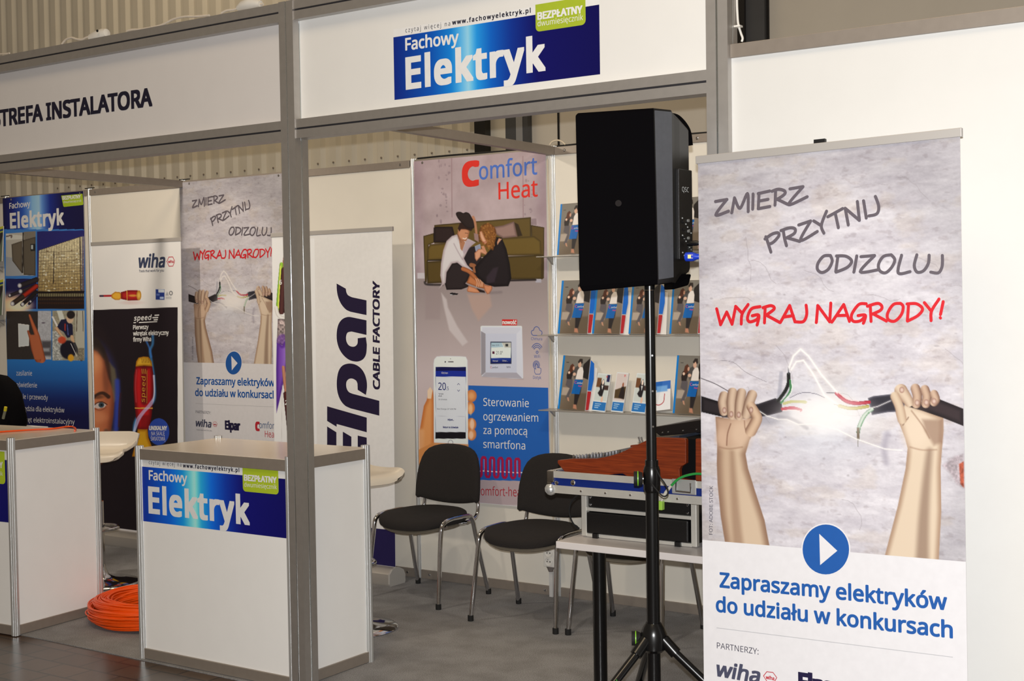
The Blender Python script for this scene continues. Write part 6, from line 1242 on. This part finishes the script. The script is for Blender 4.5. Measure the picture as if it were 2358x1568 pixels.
co = MB().tube(list(P3), .0041, 6).build('cable_coil', ORG, smooth=80); tag(co, 'big coil of bright orange cable on the carpet between the two counters', 'cable coil')
oc = [onz(x, y, 1.0055) for x, y in ((-30, 997), (4, 994), (40, 991.5), (80, 989), (120, 987), (150, 983), (166, 982.5), (174, 987), (172, 992))]
cable('orange_cable', oc, .0048, ORG, 'loose orange cable end lying on top of the left counter')

# ================================================================== sockets, ducts and cords
sk_ = thing('wall_socket', (-3.955, 6.2, .17), 'white double power socket hung low on the corner post', 'socket')
MB().box(-3.992, -3.918, 6.195, 6.241, .172, .283).build('housing', WHITEP, sk_, bevel=.006)
for z in (.252, .203):
    o = MB().lathe([(.026, 0), (.026, .005), (.022, .006), (.019, .001), (.002, .001)], (-3.955, 6.195, z), 24, Matrix.Rotation(R(90), 4, 'X')).build('outlet', WHITEP, sk_, smooth=40)
    for dx in (-.0095, .0095): MB().lathe([(.0035, 0), (.0035, .002)], (-3.955 + dx, 6.1945, z), 8, Matrix.Rotation(R(90), 4, 'X')).build('pin_hole', RUB, o)
    MB().lathe([(.003, 0), (.0025, .012)], (-3.955, 6.194, z + .012), 8, Matrix.Rotation(R(90), 4, 'X')).build('earth_pin', CHROME, o)
MB().lathe([(.012, 0), (.02, .02), (.026, .03)], (-3.955, 6.215, .143), 12).build('cable_gland', mk('grey_gland', (120, 112, 108), .5), sk_)
dct = MB().box(-3.966, -3.944, 6.214, 6.236, .0, .143).build('cable_duct', mk('grey_white_duct', (200, 198, 196), .5)); tag(dct, 'short pale duct running from the low socket down to the carpet', 'cable duct')
cable('cable', [(-3.956 + .004 * math.sin(z * 7), 6.2505, z) for z in np.linspace(.29, 2.46, 22)], .0045, BEIGEW, 'beige cable running up the corner post left of the brochure shelves')
cable('cable', [ony(x, y, 6.27) for x, y in ((1266, 333), (1272, 326), (1284, 323), (1294, 326), (1302, 333))], .005, BEIGEW, 'short beige cable arching over the top of the corner post')
cable('cable', [(x, 6.275, 2.530 + .003 * math.sin(x * 5)) for x in np.linspace(-4.90, -2.0, 14)], .0055, RUB, 'black cable lying along the top rail behind the loudspeaker', n=4)
WCORD = mk('white_cord', (214, 204, 190), .5, noise=.05, nscale=40)
top = lambda x, y: ony(x, y, 4.165) + np.array([0, 0, .006])
pl_ = thing('plug_socket', tuple(top(228, 88)), 'white plug box lying on top of the lettered fascia', 'socket')
MB().lathe([(.004, -.062), (.022, -.058), (.027, -.02), (.027, .03), (.02, .055), (.004, .06)], tuple(top(229, 85)), 16, Matrix.Rotation(R(84), 4, 'Y')).build('housing', WHITEP, pl_, smooth=50)
P = top(240, 77); MB().tube([(P[0], 4.127, P[2]), (P[0], 4.123, P[2])], .006, 10).build('pin_hole', RUB, pl_)
cable('cable', [top(*q) for q in ((143, 104), (152, 94), (165, 90), (176, 93), (188, 94), (200, 89), (214, 85))], .0055, WCORD, 'white cord running into the plug box on the lettered fascia')
cable('cable', [top(*q) for q in ((293, 74), (304, 71.5), (325, 70.5), (360, 64), (378, 58), (400, 47), (425, 41.5), (450, 41), (482, 38.5))], .0055, WCORD, 'white cord lying along the middle of the lettered fascia')
cable('cable', [top(*q) for q in ((510, 33), (522, 27.5), (538, 25.5), (550, 21), (562, 13), (578, 9.5), (596, 12), (606, 13))], .0055, WCORD, 'white cord looping over the right end of the lettered fascia')
adp = thing('plug_adapter', tuple(top(575, 18)), 'white plug adapter on the right end of the lettered fascia', 'socket')
MB().tube([top(548, 22.5), top(560, 16), top(580, 11), top(600, 12)], [.012, .022, .026, .014], 12).build('housing', WHITEP, adp, smooth=50)
cable('cable', [top(*q) for q in ((-8, 128), (4, 127), (14, 126.5), (22, 125))], .004, WCORD, 'short white cord end at the far left of the lettered fascia')
cable('white_cable', [ony(x, y, 4.19) for x, y in ((1697, -60), (1697, 0), (1698, 30), (1700, 55), (1706, 76), (1710, 88), (1708, 96))], .0042, WHITEP, 'white cable coming down beside the right column onto the white wall')
tie = MB().box(*(lambda P: (P[0] - .012, P[0] + .010, 4.172, 4.196, P[2] - .003, P[2] + .003))(ony(1701, 61, 4.185))).build('cable_tie', WHITEP); tag(tie, 'small white cable tie on the cable beside the right column', 'cable tie')
for px_, lab in ((8, 'small black clip on top of the far left wall post'), (203, 'small black clip on the wall post right of the photo collage banner'), (421, 'small black clip on the wall post left of the torn cable print')):
    P = ony(px_, 440 if px_ < 300 else 414, YB); MB_ = MB().box(P[0] - .04, P[0] + .06, YB - .0, YB + .012, 2.531, 2.537).build('wall_clip', RUB, bevel=.002); tag(MB_, lab, 'clip')
